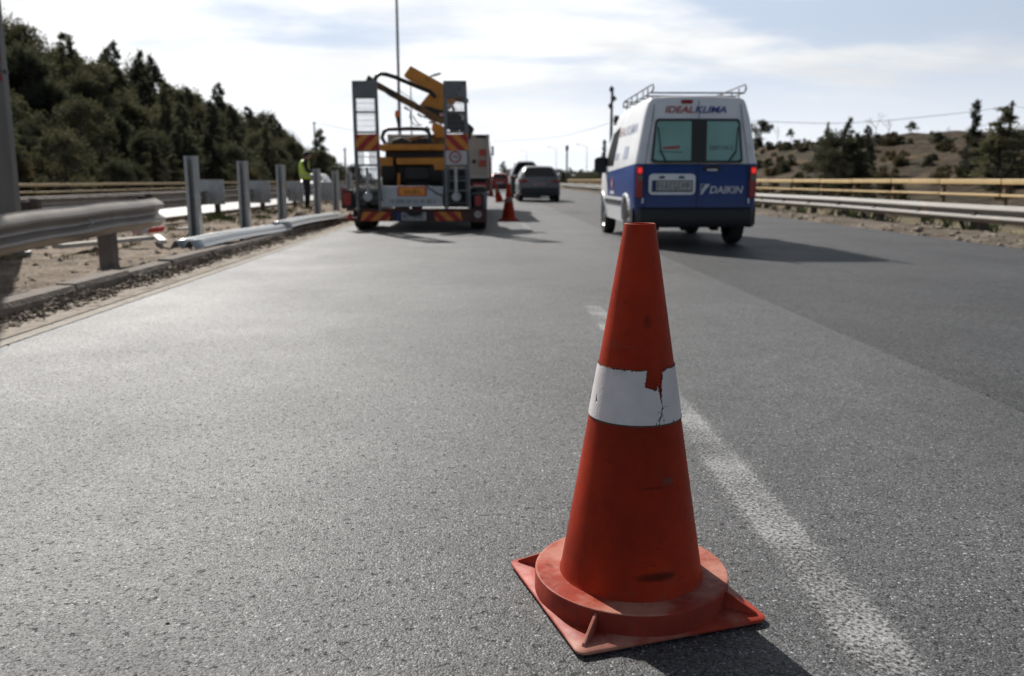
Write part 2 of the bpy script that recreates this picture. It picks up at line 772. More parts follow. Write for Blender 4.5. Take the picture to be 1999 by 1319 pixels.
ASPHALT = asphalt_mat('asphalt', (0.0735, 0.0735, 0.0745), 0.0026, 0.66, 0.16)
ASPHALT_OLD = asphalt_mat('old_asphalt', (0.046, 0.046, 0.0465), 0.0034, 0.66, 0.12, 0.8, 0.45)
ASPHALT_FAR = asphalt_mat('pale_asphalt', (0.15, 0.147, 0.14), 0.002, 0.56, 0.06)
PAINT = worn_paint_mat('worn_road_paint', (0.40, 0.40, 0.395), -0.015, None, half=0.115, fine=110.0, soft=0.17, rough=0.68)
PAINT_EDGE = worn_paint_mat('dusty_edge_paint', (0.46, 0.42, 0.37), 0.18, None, fine=30.0, soft=0.16, gloss=0.12, rough=0.9)
DUST = worn_paint_mat('roadside_dust', (0.40, 0.35, 0.295), 0.12, None, fine=12.0, soft=0.2, gloss=0.1, rough=0.95)
CONCRETE = mat('kerb_concrete', (0.170, 0.140, 0.114), 0.9, var=0.45, scale=9, bump=0.016, bscale=30, col2=(0.12, 0.095, 0.072), c2amt=0.5, c2scale=3)
SOIL = soil_mat('median_soil', [(0.235, 0.185, 0.14), (0.15, 0.115, 0.082), (0.32, 0.265, 0.21)], (0.9, 3.5, 28.0), 0.03)
VERGE = soil_mat('verge_soil', [(0.165, 0.135, 0.105), (0.10, 0.078, 0.057), (0.25, 0.215, 0.175)], (0.7, 2.5, 20.0), 0.05)
GROUND = soil_mat('dry_ground', [(0.20, 0.16, 0.105), (0.12, 0.105, 0.06), (0.24, 0.19, 0.12)], (0.05, 0.4, 4.0), 0.1)
HILL_DRY = soil_mat('dry_hillside', [(0.070, 0.048, 0.031), (0.040, 0.035, 0.021), (0.130, 0.090, 0.050)], (0.10, 0.33, 1.7), 0.4)
HILL_WOOD = soil_mat('forest_floor', [(0.082, 0.064, 0.042), (0.045, 0.044, 0.025), (0.16, 0.112, 0.062)], (0.09, 0.3, 1.5), 0.4)
HILL_FAR = soil_mat('far_hills', [(0.14, 0.16, 0.16), (0.11, 0.135, 0.14), (0.17, 0.175, 0.17)], (0.01, 0.03, 0.2), 0.2)  # distance haze is mixed into these pale blue-greys


# ------------------------------------------------------------------ the setting
def sheet(name, x0, x1, y0, y1, z, mt):
    mb = MB()
    n = 24
    ys = [y0 + (y1 - y0) * (i / n) ** 2 for i in range(n + 1)]
    vs = []
    for y in ys:
        vs += [(x0, y, z), (x1, y, z)]
    mb.add(vs, [(2 * i, 2 * i + 1, 2 * i + 3, 2 * i + 2) for i in range(n)])
    return tag(mb.build(name, mt, fix=False), kind='structure')


def grid(name, x0, x1, y0, y1, nx, ny, fz, mt, ypow=1.0):
    mb = MB()
    vs, fs = [], []
    for j in range(ny + 1):
        y = y0 + (y1 - y0) * (j / ny) ** ypow
        for i in range(nx + 1):
            x = x0 + (x1 - x0) * i / nx
            vs.append((x, y, fz(x, y)))
    for j in range(ny):
        for i in range(nx):
            a = j * (nx + 1) + i
            fs.append((a, a + 1, a + nx + 2, a + nx + 1))
    mb.add(vs, fs)
    return tag(mb.build(name, mt, smooth=True, angle=180, fix=False), kind='structure')


def sm(a, b, x):
    t = max(0.0, min(1.0, (x - a) / (b - a)))
    return t * t * (3 - 2 * t)


def fbm(x, y, s, o=4, z=0.0):
    return mnoise.fractal(Vector((x * s, y * s, z)), 1.0, 2.0, o)


SEAM, ROAD_L, ROAD_R = 2.15, -3.14, 7.25
MED_L, MED_R = -7.0, -3.30
OPP_L = -14.2

sheet('ground', -1050, 1050, -300, 1540, -0.08, GROUND)
sheet('road', ROAD_L, SEAM, -8, 900, 0.0, ASPHALT)
sheet('older_road_lane', SEAM, ROAD_R, -8, 900, -0.003, ASPHALT_OLD)
sheet('opposite_road', OPP_L, MED_L, -8, 900, 0.0, ASPHALT_FAR)


def median_z(x, y):
    e = min(sm(MED_L - 0.05, MED_L + 0.5, x), 1.0)
    k = 1 - sm(MED_R - 0.55, MED_R + 0.02, x)
    base = 0.105 - 0.03 * k
    bumps = 0.045 * fbm(x, y, 1.1, 5) + 0.02 * fbm(x, y, 5.0, 3, 4.0)
    return -0.02 + (base + bumps * (0.25 + 0.75 * k)) * e


grid('median_strip', MED_L, MED_R, 1.0, 240, 44, 640, median_z, SOIL, 1.7)


def verge_z(x, y):
    r = sm(ROAD_R, ROAD_R + 0.6, x)
    return -0.012 + 0.07 * r - 0.10 * sm(8.2, 8.95, x) - 0.36 * sm(9.1, 10.0, x) + (0.05 * fbm(x, y, 1.3, 5, 2.0) + 0.035 * fbm(x, y, 4.5, 3, 8.0)) * sm(ROAD_R - 0.02, ROAD_R + 0.5, x)


grid('verge', ROAD_R, 13.5, 6.0, 300, 40, 420, verge_z, VERGE, 1.7)


def far_verge_z(x, y):
    return -0.02 + 0.08 * fbm(x, y, 0.6, 4, 5.0) + 0.05


grid('far_verge', -18.0, OPP_L, 2.0, 300, 12, 160, far_verge_z, VERGE, 1.6)


def left_hill_z(x, y):
    s = -x - 16.5
    a = 8.0 * (1 - sm(62, 172, y)) + 0.4
    h = a * (0.55 * sm(0, 20, s) + 0.45 * sm(6, 60, s))
    h += (0.9 * fbm(x, y, 0.06, 4) + 0.25 * fbm(x, y, 0.3, 4, 3.0)) * sm(0, 10, s) * (0.25 + 0.75 * a / 7)
    return h - 0.3 * (1 - sm(0, 3, s))


grid('wooded_hill', -150, -16.2, 8, 330, 90, 130, left_hill_z, HILL_WOOD, 1.25)


def right_hill_z(x, y):
    s = x - 13.0
    a = 2.8 + 1.9 * sm(40, 75, y) - 3.9 * sm(112, 190, y)
    h = a * (0.62 * sm(0, 15, s) + 0.38 * sm(5, 24, s)) - 0.8 * sm(26, 70, s)
    h += (0.35 * fbm(x, y, 0.12, 5, 7.0) + 0.22 * fbm(x, y, 0.5, 5, 9.0)) * sm(0, 8, s)
    return h - 0.25 * (1 - sm(0, 2.5, s))


grid('dry_hill', 12.8, 150, 14, 330, 100, 150, right_hill_z, HILL_DRY, 1.25)


def far_hill_z(x, y):
    return -4 + 13 * sm(700, 1100, y) * (0.55 + 0.45 * fbm(x, 0.0, 0.0042, 4)) + 3.5 * sm(700, 1100, y) * fbm(x, y, 0.02, 4)


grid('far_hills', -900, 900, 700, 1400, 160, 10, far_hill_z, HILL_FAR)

# worn lane dashes down the middle of the road
dash = MB()
for (y0, y1) in ((0.9, 6.15), (14.2, 18.3), (26.5, 31.0), (39.0, 43.5), (51.5, 56), (64, 68.5), (76.5, 81), (89, 93.5)):
    dash.add([(-0.115, y0, 0), (0.115, y0, 0), (0.115, y1, 0), (-0.115, y1, 0)], [(0, 1, 2, 3)])
o = dash.build('lane_marking', PAINT)
o.location = (0.775, 0, 0.0045)
tag(o, kind='structure')
eb = MB()
eb.box((-2.86, 120, 0.0035), (0.30, 256, 0.002))
tag(eb.build('edge_line', PAINT_EDGE), kind='structure')
eb = MB()
eb.box((-2.98, 60, 0.0095), (0.34, 136, 0.002))
tag(eb.build('roadside_dust', DUST), kind='structure')
eb = MB()
eb.box((-7.45, 120, 0.006), (0.16, 236, 0.002))
tag(eb.build('far_edge_line', PAINT_EDGE), kind='structure')

# the kerb along the median: worn stones end to end
kb = MB()
y = 0.6
while y < 130:
    ln = 0.99
    jx, jz = rnd.uniform(-0.012, 0.012), rnd.uniform(-0.012, 0.01)
    pts = [(-3.145 + jx, y, -0.05), (-3.15 + jx, y, 0.085 + jz), (-3.175 + jx, y, 0.122 + jz), (-3.32 + jx, y, 0.125 + jz), (-3.32 + jx, y, -0.05)]
    kb.prism(pts, (0, ln, 0))
    y += 1.0
tag(kb.build('kerb', CONCRETE), kind='structure')
kb = MB()
y = 8.0
while y < 130:
    kb.prism([(MED_L + 0.03, y, -0.05), (MED_L + 0.02, y, 0.10), (MED_L - 0.10, y, 0.10), (MED_L - 0.12, y, -0.05)], (0, 1.18, 0))
    y += 1.2
tag(kb.build('far_kerb', CONCRETE), kind='structure')

# clods, stones and rubbish swept against the kerb and lying on the median and verge
STONE = mat('stones', (0.27, 0.225, 0.175), 0.95, var=0.45, scale=3.0, bump=0.01, bscale=40)
CLOD = mat('soil_clods', (0.21, 0.165, 0.125), 0.95, var=0.5, scale=4.0, bump=0.01, bscale=40)


def pebbles(mb, n, fx, fy, fs, fz, seed):
    r = random.Random(seed)
    for _ in range(n):
        y = fy(r)
        x = fx(r)
        s = fs(r)
        z = fz(x, y)
        vs = []
        rot = Matrix.Rotation(r.random() * 6.28, 3, 'Z') @ Matrix.Rotation(r.uniform(-0.5, 0.5), 3, 'X')
        sc = (r.uniform(0.7, 1.4), r.uniform(0.7, 1.2), r.uniform(0.45, 0.85))
        for p in ((1, 0, 0), (-1, 0, 0), (0, 1, 0), (0, -1, 0), (0, 0, 1), (0, 0, -1)):
            q = Vector((p[0] * sc[0], p[1] * sc[1], p[2] * sc[2])) * s * r.uniform(0.75, 1.2)
            vs.append(rot @ q + Vector((x, y, z + s * 0.25)))
        mb.add(vs, [(0, 2, 4), (2, 1, 4), (1, 3, 4), (3, 0, 4), (2, 0, 5), (1, 2, 5), (3, 1, 5), (0, 3, 5)])


mb = MB()
pebbles(mb, 2600, lambda r: r.uniform(MED_L + 0.1, MED_R), lambda r: 4 + 50 * r.random() ** 1.6, lambda r: 0.008 + 0.045 * r.random() ** 4, median_z, 3)
pebbles(mb, 1500, lambda r: ROAD_R + 0.02 + 2.6 * r.random() ** 1.5, lambda r: 9 + 50 * r.random() ** 1.4, lambda r: 0.012 + 0.07 * r.random() ** 4, verge_z, 5)
tag(mb.build('gravel', STONE), kind='stuff')
mb = MB()
pebbles(mb, 7000, lambda r: -3.15 + 0.22 * r.random() ** 1.5, lambda r: 3.5 + 40 * r.random() ** 1.5, lambda r: 0.005 + 0.028 * r.random() ** 3, lambda x, y: 0.075 * max(0.0, 1 - (x + 3.15) / 0.17) * max(0.15, 0.7 + 0.9 * fbm(x, y, 1.3, 3)), 7)
pebbles(mb, 500, lambda r: r.uniform(-3.05, -2.7), lambda r: 3.5 + 25 * r.random() ** 1.5, lambda r: 0.003 + 0.009 * r.random() ** 3, lambda x, y: 0.0, 8)
tag(mb.build('kerbside_dirt', CLOD), kind='stuff')
mb = MB()
pebbles(mb, 420, lambda r: r.uniform(-2.6, 5.5), lambda r: 0.9 + 14 * r.random() ** 1.6, lambda r: 0.0015 + 0.0035 * r.random() ** 3, lambda x, y: 0.0, 9)
tag(mb.build('road_grit', mat('road_grit', (0.07, 0.062, 0.055), 0.9, var=0.5, scale=2.0)), kind='stuff')


# ------------------------------------------------------------------ the traffic cones
def cone_mat(name, col, dust, amt, seed=0.0, stains=True):
    m, nt, b = nodes_of(name)
    N, L = nt.nodes.new, nt.links.new
    tc = N('ShaderNodeTexCoord')
    obj = tc.outputs['Object']

    def noise(scale, detail=6, st=(1, 1, 1)):
        mp = N('ShaderNodeMapping')
        mp.inputs['Scale'].default_value = st
        mp.inputs['Location'].default_value = (seed, seed, seed)
        L(obj, mp.inputs['Vector'])
        n = N('ShaderNodeTexNoise')
        n.inputs['Scale'].default_value = scale
        n.inputs['Detail'].default_value = detail
        n.inputs['Roughness'].default_value = 0.62
        L(mp.outputs[0], n.inputs['Vector'])
        return n.outputs['Fac']

    def mr(v, a, b_, c=0.0, d=1.0):
        r = N('ShaderNodeMapRange')
        r.interpolation_type = 'SMOOTHSTEP'
        L(v, r.inputs['Value'])
        for k, x in zip(('From Min', 'From Max', 'To Min', 'To Max'), (a, b_, c, d)):
            r.inputs[k].default_value = x
        return r.outputs[0]

    def mix(f, a, c, mode='MIX'):
        x = N('ShaderNodeMix')
        x.data_type = 'RGBA'
        x.blend_type = mode
        if isinstance(f, (int, float)):
            x.inputs['Factor'].default_value = f
        else:
            L(f, x.inputs['Factor'])
        for k, v in (('A', a), ('B', c)):
            if isinstance(v, tuple):
                x.inputs[k].default_value = rgb(v)
            else:
                L(v, x.inputs[k])
        return x.outputs['Result']
    c = mix(1.0, rgb(col)[:3], mr(noise(7, 6, (1, 1, 0.4)), 0.25, 0.75, 0.8, 1.18), 'MULTIPLY')
    c = mix(1.0, c, mr(noise(3.2, 8), 0.3, 0.7, 0.62, 1.12), 'MULTIPLY')
    c = mix(mr(noise(4.5, 8), 0.66 - 0.4 * amt, 0.86 - 0.4 * amt, 0.0, 0.85), c, dust)
    c = mix(mr(noise(60, 6, (1, 1, 0.25)), 0.58, 0.70, 0.0, 0.45), c, tuple(0.6 * q for q in dust))
    c = mix(mr(noise(26, 8, (1, 1, 4.0)), 0.62, 0.68, 0.0, 0.5), c, tuple(0.35 * q for q in col))
    c = mix(mr(noise(17, 9, (0.5, 0.5, 1.6)), 0.60, 0.75, 0.0, 0.55), c, tuple(0.8 * q for q in dust))
    if stains:
        sp = N('ShaderNodeSeparateXYZ')
        L(obj, sp.inputs[0])

        def spot(centre, size):
            v = N('ShaderNodeVectorMath')
            v.operation = 'SUBTRACT'
            L(obj, v.inputs[0])
            v.inputs[1].default_value = centre
            s = N('ShaderNodeVectorMath')
            s.operation = 'DIVIDE'
            L(v.outputs[0], s.inputs[0])
            s.inputs[1].default_value = size
            ln = N('ShaderNodeVectorMath')
            ln.operation = 'LENGTH'
            L(s.outputs[0], ln.inputs[0])
            a = N('ShaderNodeMath')
            a.operation = 'MULTIPLY_ADD'
            L(noise(30, 4), a.inputs[0])
            a.inputs[1].default_value = 0.9
            L(ln.outputs['Value'], a.inputs[2])
            return mr(a.outputs[0], 0.85, 1.6, 0.8, 0.0)
        c = mix(spot((0.035, -0.16, 0.105), (0.055, 0.06, 0.012)), c, (0.055, 0.008, 0.004))
        c = mix(spot((0.055, -0.115, 0.30), (0.016, 0.04, 0.010)), c, (0.13, 0.055, 0.045))
        c = mix(spot((0.02, -0.12, 0.288), (0.035, 0.04, 0.004)), c, (0.13, 0.014, 0.006))
        c = mix(spot((0.01, -0.08, 0.63), (0.012, 0.04, 0.02)), c, (0.16, 0.014, 0.006))
    L(c, b.inputs['Base Color'])
    L(mr(noise(12, 5), 0.2, 0.8, 0.42, 0.62), b.inputs['Roughness'])
    b.inputs['Specular IOR Level'].default_value = 0.12
    bp = N('ShaderNodeBump')
    bp.inputs['Strength'].default_value = 0.5
    bp.inputs['Distance'].default_value = 0.002
    L(noise(22, 6), bp.inputs['Height'])
    L(bp.outputs[0], b.inputs['Normal'])
    return m


CONE_RED = cone_mat('cone_plastic', (0.38, 0.029, 0.007), (0.26, 0.062, 0.034), 0.26)
CONE_BASE = cone_mat('faded_base_plastic', (0.44, 0.062, 0.035), (0.52, 0.255, 0.19), 0.66, 3.0, False)
CONE_WALL = cone_mat('grimy_shaded_drum_wall', (0.36, 0.050, 0.030), (0.15, 0.095, 0.075), 0.50, 9.0, False)  # drum side: grime, plus the wall's shade darkened into the colour
BAND = mat('reflective_sheet', (0.66, 0.61, 0.61), 0.38, var=0.12, scale=14, bump=0.0008, bscale=180, col2=(0.34, 0.30, 0.29), c2amt=0.15, c2scale=9)
BAND_DIRT = mat('torn_sheet_glue', (0.10, 0.055, 0.04), 0.8, var=0.4, scale=60)


def cone_radius(z):
    # straight flank from the foot (z .055) to the tip (z .82)
    t = (z - 0.055) / (0.826 - 0.055)
    return 0.1575 * (1 - t) + 0.0325 * t


BAND_OLD_SHADED = mat('shaded_worn_sheet', (0.22, 0.11, 0.095), 0.5, var=0.3, scale=14)  # worn bands of the distant cones, their shade put into the colour


def make_cone(torn, loc, rz, label, seed=1):
    root = empty('traffic_cone', loc, label, 'traffic cone', 'traffic cones along the lane line', 0.0)
    # base: square plate with rounded corners, round drum, four corner webs
    S, rc = 0.2175, 0.022
    ca, sa = math.cos(rz), math.sin(rz)

    def rot(x, y, z):
        return Vector((x * ca - y * sa, x * sa + y * ca, z))
    ring = []
    for k, (sx, sy) in enumerate(((1, 1), (-1, 1), (-1, -1), (1, -1))):
        for i in range(7):
            a = math.pi / 2 * k + math.pi / 2 * i / 6
            ring.append((sx * (S - rc) + rc * math.cos(a), sy * (S - rc) + rc * math.sin(a)))
    mb = MB()
    prof = [(0.985, 0.0), (1.0, 0.004), (1.0, 0.0075), (0.985, 0.0105), (0.72, 0.013)]
    mb.rings([[rot(x * s, y * s, z) for x, y in ring] for s, z in prof], cap0=True, cap1=True)
    base = mb.build('base_plate', CONE_BASE, root, smooth=True, shift=False)
    mb = MB()
    mb.mi = 0
    mb.lathe([(0.2155, 0.004), (0.2145, 0.0548), (0.2137, 0.0567), (0.2115, 0.0577), (0.208, 0.0574), (0.18, 0.056), (0.15, 0.0555)], 72)
    mb.m = [1 if k < 72 else 0 for k in range(len(mb.m))]
    mb.build('drum', [CONE_BASE, CONE_WALL], root, smooth=True, shift=False)
    for k in range(4):
        a = math.pi / 4 + math.pi / 2 * k
        d = rot(math.cos(a), math.sin(a), 0)
        n = rot(-math.sin(a), math.cos(a), 0) * 0.0035
        r0, r1 = 0.210, 0.283
        zf, zt = 0.0108, 0.050
        pts = [d * r0 + Vector((0, 0, zf)), d * r1 + Vector((0, 0, zf)), d * (r1 - 0.004) + Vector((0, 0, zf + 0.006)), d * (r0 + 0.004) + Vector((0, 0, zt))]
        m2 = MB()
        m2.prism([p - n for p in pts], n * 2)
        m2.build('corner_web', CONE_BASE, root, shift=False, bevel=0.0015)
    # body with a rolled foot and an open tip
    prof = [(0.1605, 0.0545), (0.1585, 0.0575), (0.1567, 0.064)]
    for i in range(25):
        z = 0.075 + (0.818 - 0.075) * i / 24
        prof.append((cone_radius(z), z))
    prof += [(0.0330, 0.8225), (0.0325, 0.8255), (0.0305, 0.8265), (0.0285, 0.8255), (0.028, 0.806), (0.055, 0.62)]
    mb = MB()
    mb.lathe(prof, 96)
    body = mb.build('cone_body', CONE_RED, root, smooth=True, shift=False)
    # reflective collar; on the near cone it is torn open at its top edge and cracked
    z0, z1 = 0.416, 0.534
    mb = MB()
    n, rows = (330, 76) if torn else (40, 4)
    vs, fs, mi = [], [], []
    for j in range(rows + 1):
        z = z0 + (z1 - z0) * j / rows
        r = cone_radius(z) + 0.0018
        for i in range(n):
            a = 2 * math.pi * i / n
            vs.append((r * math.cos(a), r * math.sin(a), z))

    def seg(p, a, b):
        ax, az = a
        bx, bz = b
        t = ((p[0] - ax) * (bx - ax) + (p[1] - az) * (bz - az)) / max(1e-9, (bx - ax) ** 2 + (bz - az) ** 2)
        t = max(0, min(1, t))
        return math.hypot(p[0] - ax - t * (bx - ax), p[1] - az - t * (bz - az))
    # in (sideways distance from the front, height) coordinates, metres
    hole = [(-0.006, 0.519), (-0.009, 0.503), (-0.012, 0.490), (-0.009, 0.487), (0.004, 0.483), (0.011, 0.480), (0.014, 0.482), (0.0165, 0.489), (0.0185, 0.488), (0.0215, 0.474), (0.0245, 0.457), (0.0265, 0.472), (0.027, 0.490), (0.0295, 0.503), (0.031, 0.514), (0.037, 0.521), (0.0, 0.530)]
    cracks = [[(0.026, 0.46), (0.027, 0.445), (0.025, 0.43), (0.019, 0.418), (0.016, 0.402)], [(0.026, 0.436), (0.030, 0.42), (0.031, 0.405)],
              [(0.022, 0.425), (0.012, 0.414), (0.009, 0.404)], [(0.028, 0.441), (0.037, 0.446), (0.043, 0.444)], [(0.024, 0.433), (0.014, 0.436)]]
    cw = [0.0011, 0.0006, 0.0006, 0.0005, 0.0004]

    def inside(p, poly):
        c = False
        for k in range(len(poly)):
            x1, y1 = poly[k]
            x2, y2 = poly[k - 1]
            if (y1 > p[1]) != (y2 > p[1]) and p[0] < (x2 - x1) * (p[1] - y1) / (y2 - y1) + x1:
                c = not c
        return c
    for j in range(rows):
        z = z0 + (z1 - z0) * (j + 0.5) / rows
        r = cone_radius(z)
        for i in range(n):
            a = 2 * math.pi * (i + 0.5) / n
            f = (j * n + i, j * n + (i + 1) % n, (j + 1) * n + (i + 1) % n, (j + 1) * n + i)
            k = 0
            if torn:
                s = (a - 1.5 * math.pi - 0.18 + math.pi) % (2 * math.pi) - math.pi
                p = (s * r * 1.06, z - 0.008)
                w = 0.0016 * mnoise.noise(Vector((p[0] * 420, p[1] * 420, 1.0)))
                q = (p[0] + w, p[1] - w)
                edge = z1 - 0.0035 - 0.004 * abs(mnoise.noise(Vector((s * r * 70, 2.0, 0)))) - 0.003 * mnoise.noise(Vector((s * r * 260, 5.0, 0)))
                if inside(q, hole) or z > edge or mnoise.noise(Vector((p[0] * 55, p[1] * 55, 11))) > 0.66:
                    continue
                d = min(seg(q, hole[k2], hole[k2 - 1]) for k2 in range(len(hole)))
                cut = False
                for cr, ww in zip(cracks, cw):
                    for k2 in range(len(cr) - 1):
                        e = seg(q, cr[k2], cr[k2 + 1])
                        if e < ww:
                            cut = True
                        d = min(d, e + 0.001)
                if cut:
                    k = 1
                elif d < 0.0012 + 0.0012 * mnoise.noise(Vector((p[0] * 300, p[1] * 300, 7))) or z > edge - 0.0018:
                    k = 1
                elif abs(s) < 1.2 and mnoise.noise(Vector((p[0] * 160, p[1] * 160, 3))) > 0.86:
                    k = 1
            fs.append(f)
            mi.append(k)
    mb.add(vs, fs)
    mb.m = mi
    col = mb.build('reflective_band', [BAND if torn else BAND_OLD_SHADED, BAND_DIRT], root, smooth=True, shift=False, angle=180)
    md = col.modifiers.new('thickness', 'SOLIDIFY')
    md.thickness = 0.0014
    md.offset = -1
    # hem where the sheet's foot stands off the plastic
    if torn:
        mb = MB()
        mb.lathe([(cone_radius(0.413) + 0.0004, 0.413), (cone_radius(0.4155) + 0.0022, 0.4155), (cone_radius(0.4175) + 0.0024, 0.4175)], 96)
        mb.build('band_hem', BAND_DIRT, root, smooth=True, shift=False)
    return root


cone_front = make_cone(True, (0.320, 1.768, 0.004), R(16.5), 'large scuffed orange-red cone standing in front with a torn white band and square base')
cone2 = make_cone(False, (0.505, 19.3, 0.0), R(8), 'upright red cone beside the trailer, standing between it and the grey car')
cone3 = copy_tree(cone2)
cone3.location = (0.545, 35.2, 0.02)
cone3.rotation_euler = (R(4), R(-13), 0)
cone3['label'] = 'leaning red cone just beyond the upright one beside the trailer'
cone4 = copy_tree(cone2)
cone4.location = (0.25, 47.0, 0.0)
cone4.rotation_euler = (0, 0, R(30))
cone4['label'] = 'farthest small red cone near the cream truck and the red car'
for c in (cone3, cone4):
    for k in list(c.children):
        if k.name.startswith('corner_web'):
            bpy.data.objects.remove(k)


# ------------------------------------------------------------------ shared vehicle materials
RUBBER = mat('tyre_rubber', (0.022, 0.021, 0.020), 0.85, var=0.25, scale=10)
STEEL_RIM = mat('wheel_rim', (0.35, 0.35, 0.34), 0.4, metal=0.8, var=0.2, scale=12)
BLACK_PLASTIC = mat('black_plastic', (0.018, 0.018, 0.019), 0.55, var=0.2, scale=9)
DARK_GLASS = mat('dark_glass', (0.008, 0.010, 0.013), 0.12, var=0.1, spec=0.35)
PLATE_WHITE = mat('plate_white', (0.42, 0.42, 0.40), 0.5, var=0.15, scale=20)
PLATE_BLUE = mat('plate_blue', (0.015, 0.03, 0.13), 0.5)
INK = mat('faded_ink', (0.05, 0.05, 0.055), 0.6, var=0.3, scale=30)
LAMP_RED = mat('lamp_red', (0.28, 0.008, 0.008), 0.2, var=0.15, scale=20)
LAMP_LIT = emit_mat('lit_tail_lamp', (1.0, 0.03, 0.02), 0.55, (0.5, 0.01, 0.01))
LAMP_GREY = mat('lamp_clear', (0.12, 0.11, 0.10), 0.25, var=0.2, scale=20)
CHASSIS = mat('chassis_dark', (0.020, 0.019, 0.018), 0.75, var=0.35, scale=6, col2=(0.06, 0.05, 0.04), c2amt=0.15)


def make_wheel(root, x, y, r, w, rim=STEEL_RIM, side=1):
    """tyre with a dished rim on its outer side (side = +1 towards +x)."""
    mb = MB()
    h = w / 2
    prof = [(r * 0.62, -h * 0.8), (r * 0.80, -h), (r * 0.94, -h * 0.96), (r * 0.985, -h * 0.75), (r, -h * 0.35), (r, h * 0.35), (r * 0.985, h * 0.75), (r * 0.94, h * 0.96), (r * 0.80, h), (r * 0.62, h * 0.8)]
    mb.lathe(prof, 32, (x, y, r), 'X')
    t = mb.build('wheel', RUBBER, root, smooth=True, shift=False)
    mb = MB()
    q = side
    mb.lathe([(r * 0.66, q * h * 0.78), (r * 0.60, q * h * 0.86), (r * 0.55, q * h * 0.55), (r * 0.36, q * h * 0.30), (r * 0.20, q * h * 0.55), (r * 0.14, q * h * 0.75), (0.004, q * h * 0.80)], 24, (x, y, r), 'X')
    for k in range(5):
        a = 2 * math.pi * k / 5
        mb.box((x + q * h * 0.5, y + r * 0.46 * math.cos(a), r + r * 0.46 * math.sin(a)), (h * 0.3, r * 0.10, r * 0.22), Matrix.Rotation(a - math.pi / 2, 3, 'X'))
    rm = mb.build('rim', rim, t, smooth=True, shift=False)
    return t


def interp(tab, x):
    if x <= tab[0][0]:
        return tab[0][1]
    for (a, b), (c, d) in zip(tab, tab[1:]):
        if x <= c:
            return b + (d - b) * (x - a) / (c - a)
    return tab[-1][1]


# ------------------------------------------------------------------ the white and blue van
def van_paint():
    m, nt, b = nodes_of('van_paint')
    N, L = nt.nodes.new, nt.links.new
    tc = N('ShaderNodeTexCoord')
    sp = N('ShaderNodeSeparateXYZ')
    L(tc.outputs['Object'], sp.inputs[0])

    def mth(op, a, c, d=None):
        x = N('ShaderNodeMath')
        x.operation = op
        for i, v in enumerate((a, c, d)):
            if v is None:
                continue
            if isinstance(v, (int, float)):
                x.inputs[i].default_value = v
            else:
                L(v, x.inputs[i])
        return x.outputs[0]
    X, Y, Z = sp.outputs
    top = mth('MULTIPLY_ADD', Y, -0.035, 1.135)
    below = mth('LESS_THAN', Z, top)
    low = mth('MULTIPLY', mth('GREATER_THAN', Y, 0.36), mth('LESS_THAN', Z, 0.66))
    fwd = mth('LESS_THAN', Y, 2.62)
    blue = mth('MULTIPLY', mth('MULTIPLY', below, fwd), mth('SUBTRACT', 1.0, low))
    mx = N('ShaderNodeMix')
    mx.data_type = 'RGBA'
    L(blue, mx.inputs['Factor'])
    mx.inputs['A'].default_value = (0.84, 0.85, 0.87, 1)
    mx.inputs['B'].default_value = (0.012, 0.048, 0.21, 1)
    n = N('ShaderNodeTexNoise')
    n.inputs['Scale'].default_value = 3
    n.inputs['Detail'].default_value = 8
    L(tc.outputs['Object'], n.inputs['Vector'])
    cr = N('ShaderNodeMapRange')
    cr.inputs['To Min'].default_value = 0.78
    cr.inputs['To Max'].default_value = 1.12
    L(n.outputs['Fac'], cr.inputs['Value'])
    mu = N('ShaderNodeMix')
    mu.data_type = 'RGBA'
    mu.blend_type = 'MULTIPLY'
    mu.inputs['Factor'].default_value = 1
    L(mx.outputs['Result'], mu.inputs['A'])
    L(cr.outputs[0], mu.inputs['B'])
    # road dust thrown up over the lower panels
    du = N('ShaderNodeMapRange')
    du.inputs['From Min'].default_value = 0.30
    du.inputs['From Max'].default_value = 0.95
    du.inputs['To Min'].default_value = 0.30
    du.inputs['To Max'].default_value = 0.0
    L(Z, du.inputs['Value'])
    dm = N('ShaderNodeMix')
    dm.data_type = 'RGBA'
    L(mth('MULTIPLY', du.outputs[0], cr.outputs[0]), dm.inputs['Factor'])
    L(mu.outputs['Result'], dm.inputs['A'])
    dm.inputs['B'].default_value = (0.22, 0.20, 0.175, 1)
    L(dm.outputs['Result'], b.inputs['Base Color'])
    b.inputs['Roughness'].default_value = 0.40
    b.inputs['Specular IOR Level'].default_value = 0.2
    b.inputs['Coat Weight'].default_value = 0.05
    b.inputs['Coat Roughness'].default_value = 0.12
    return m


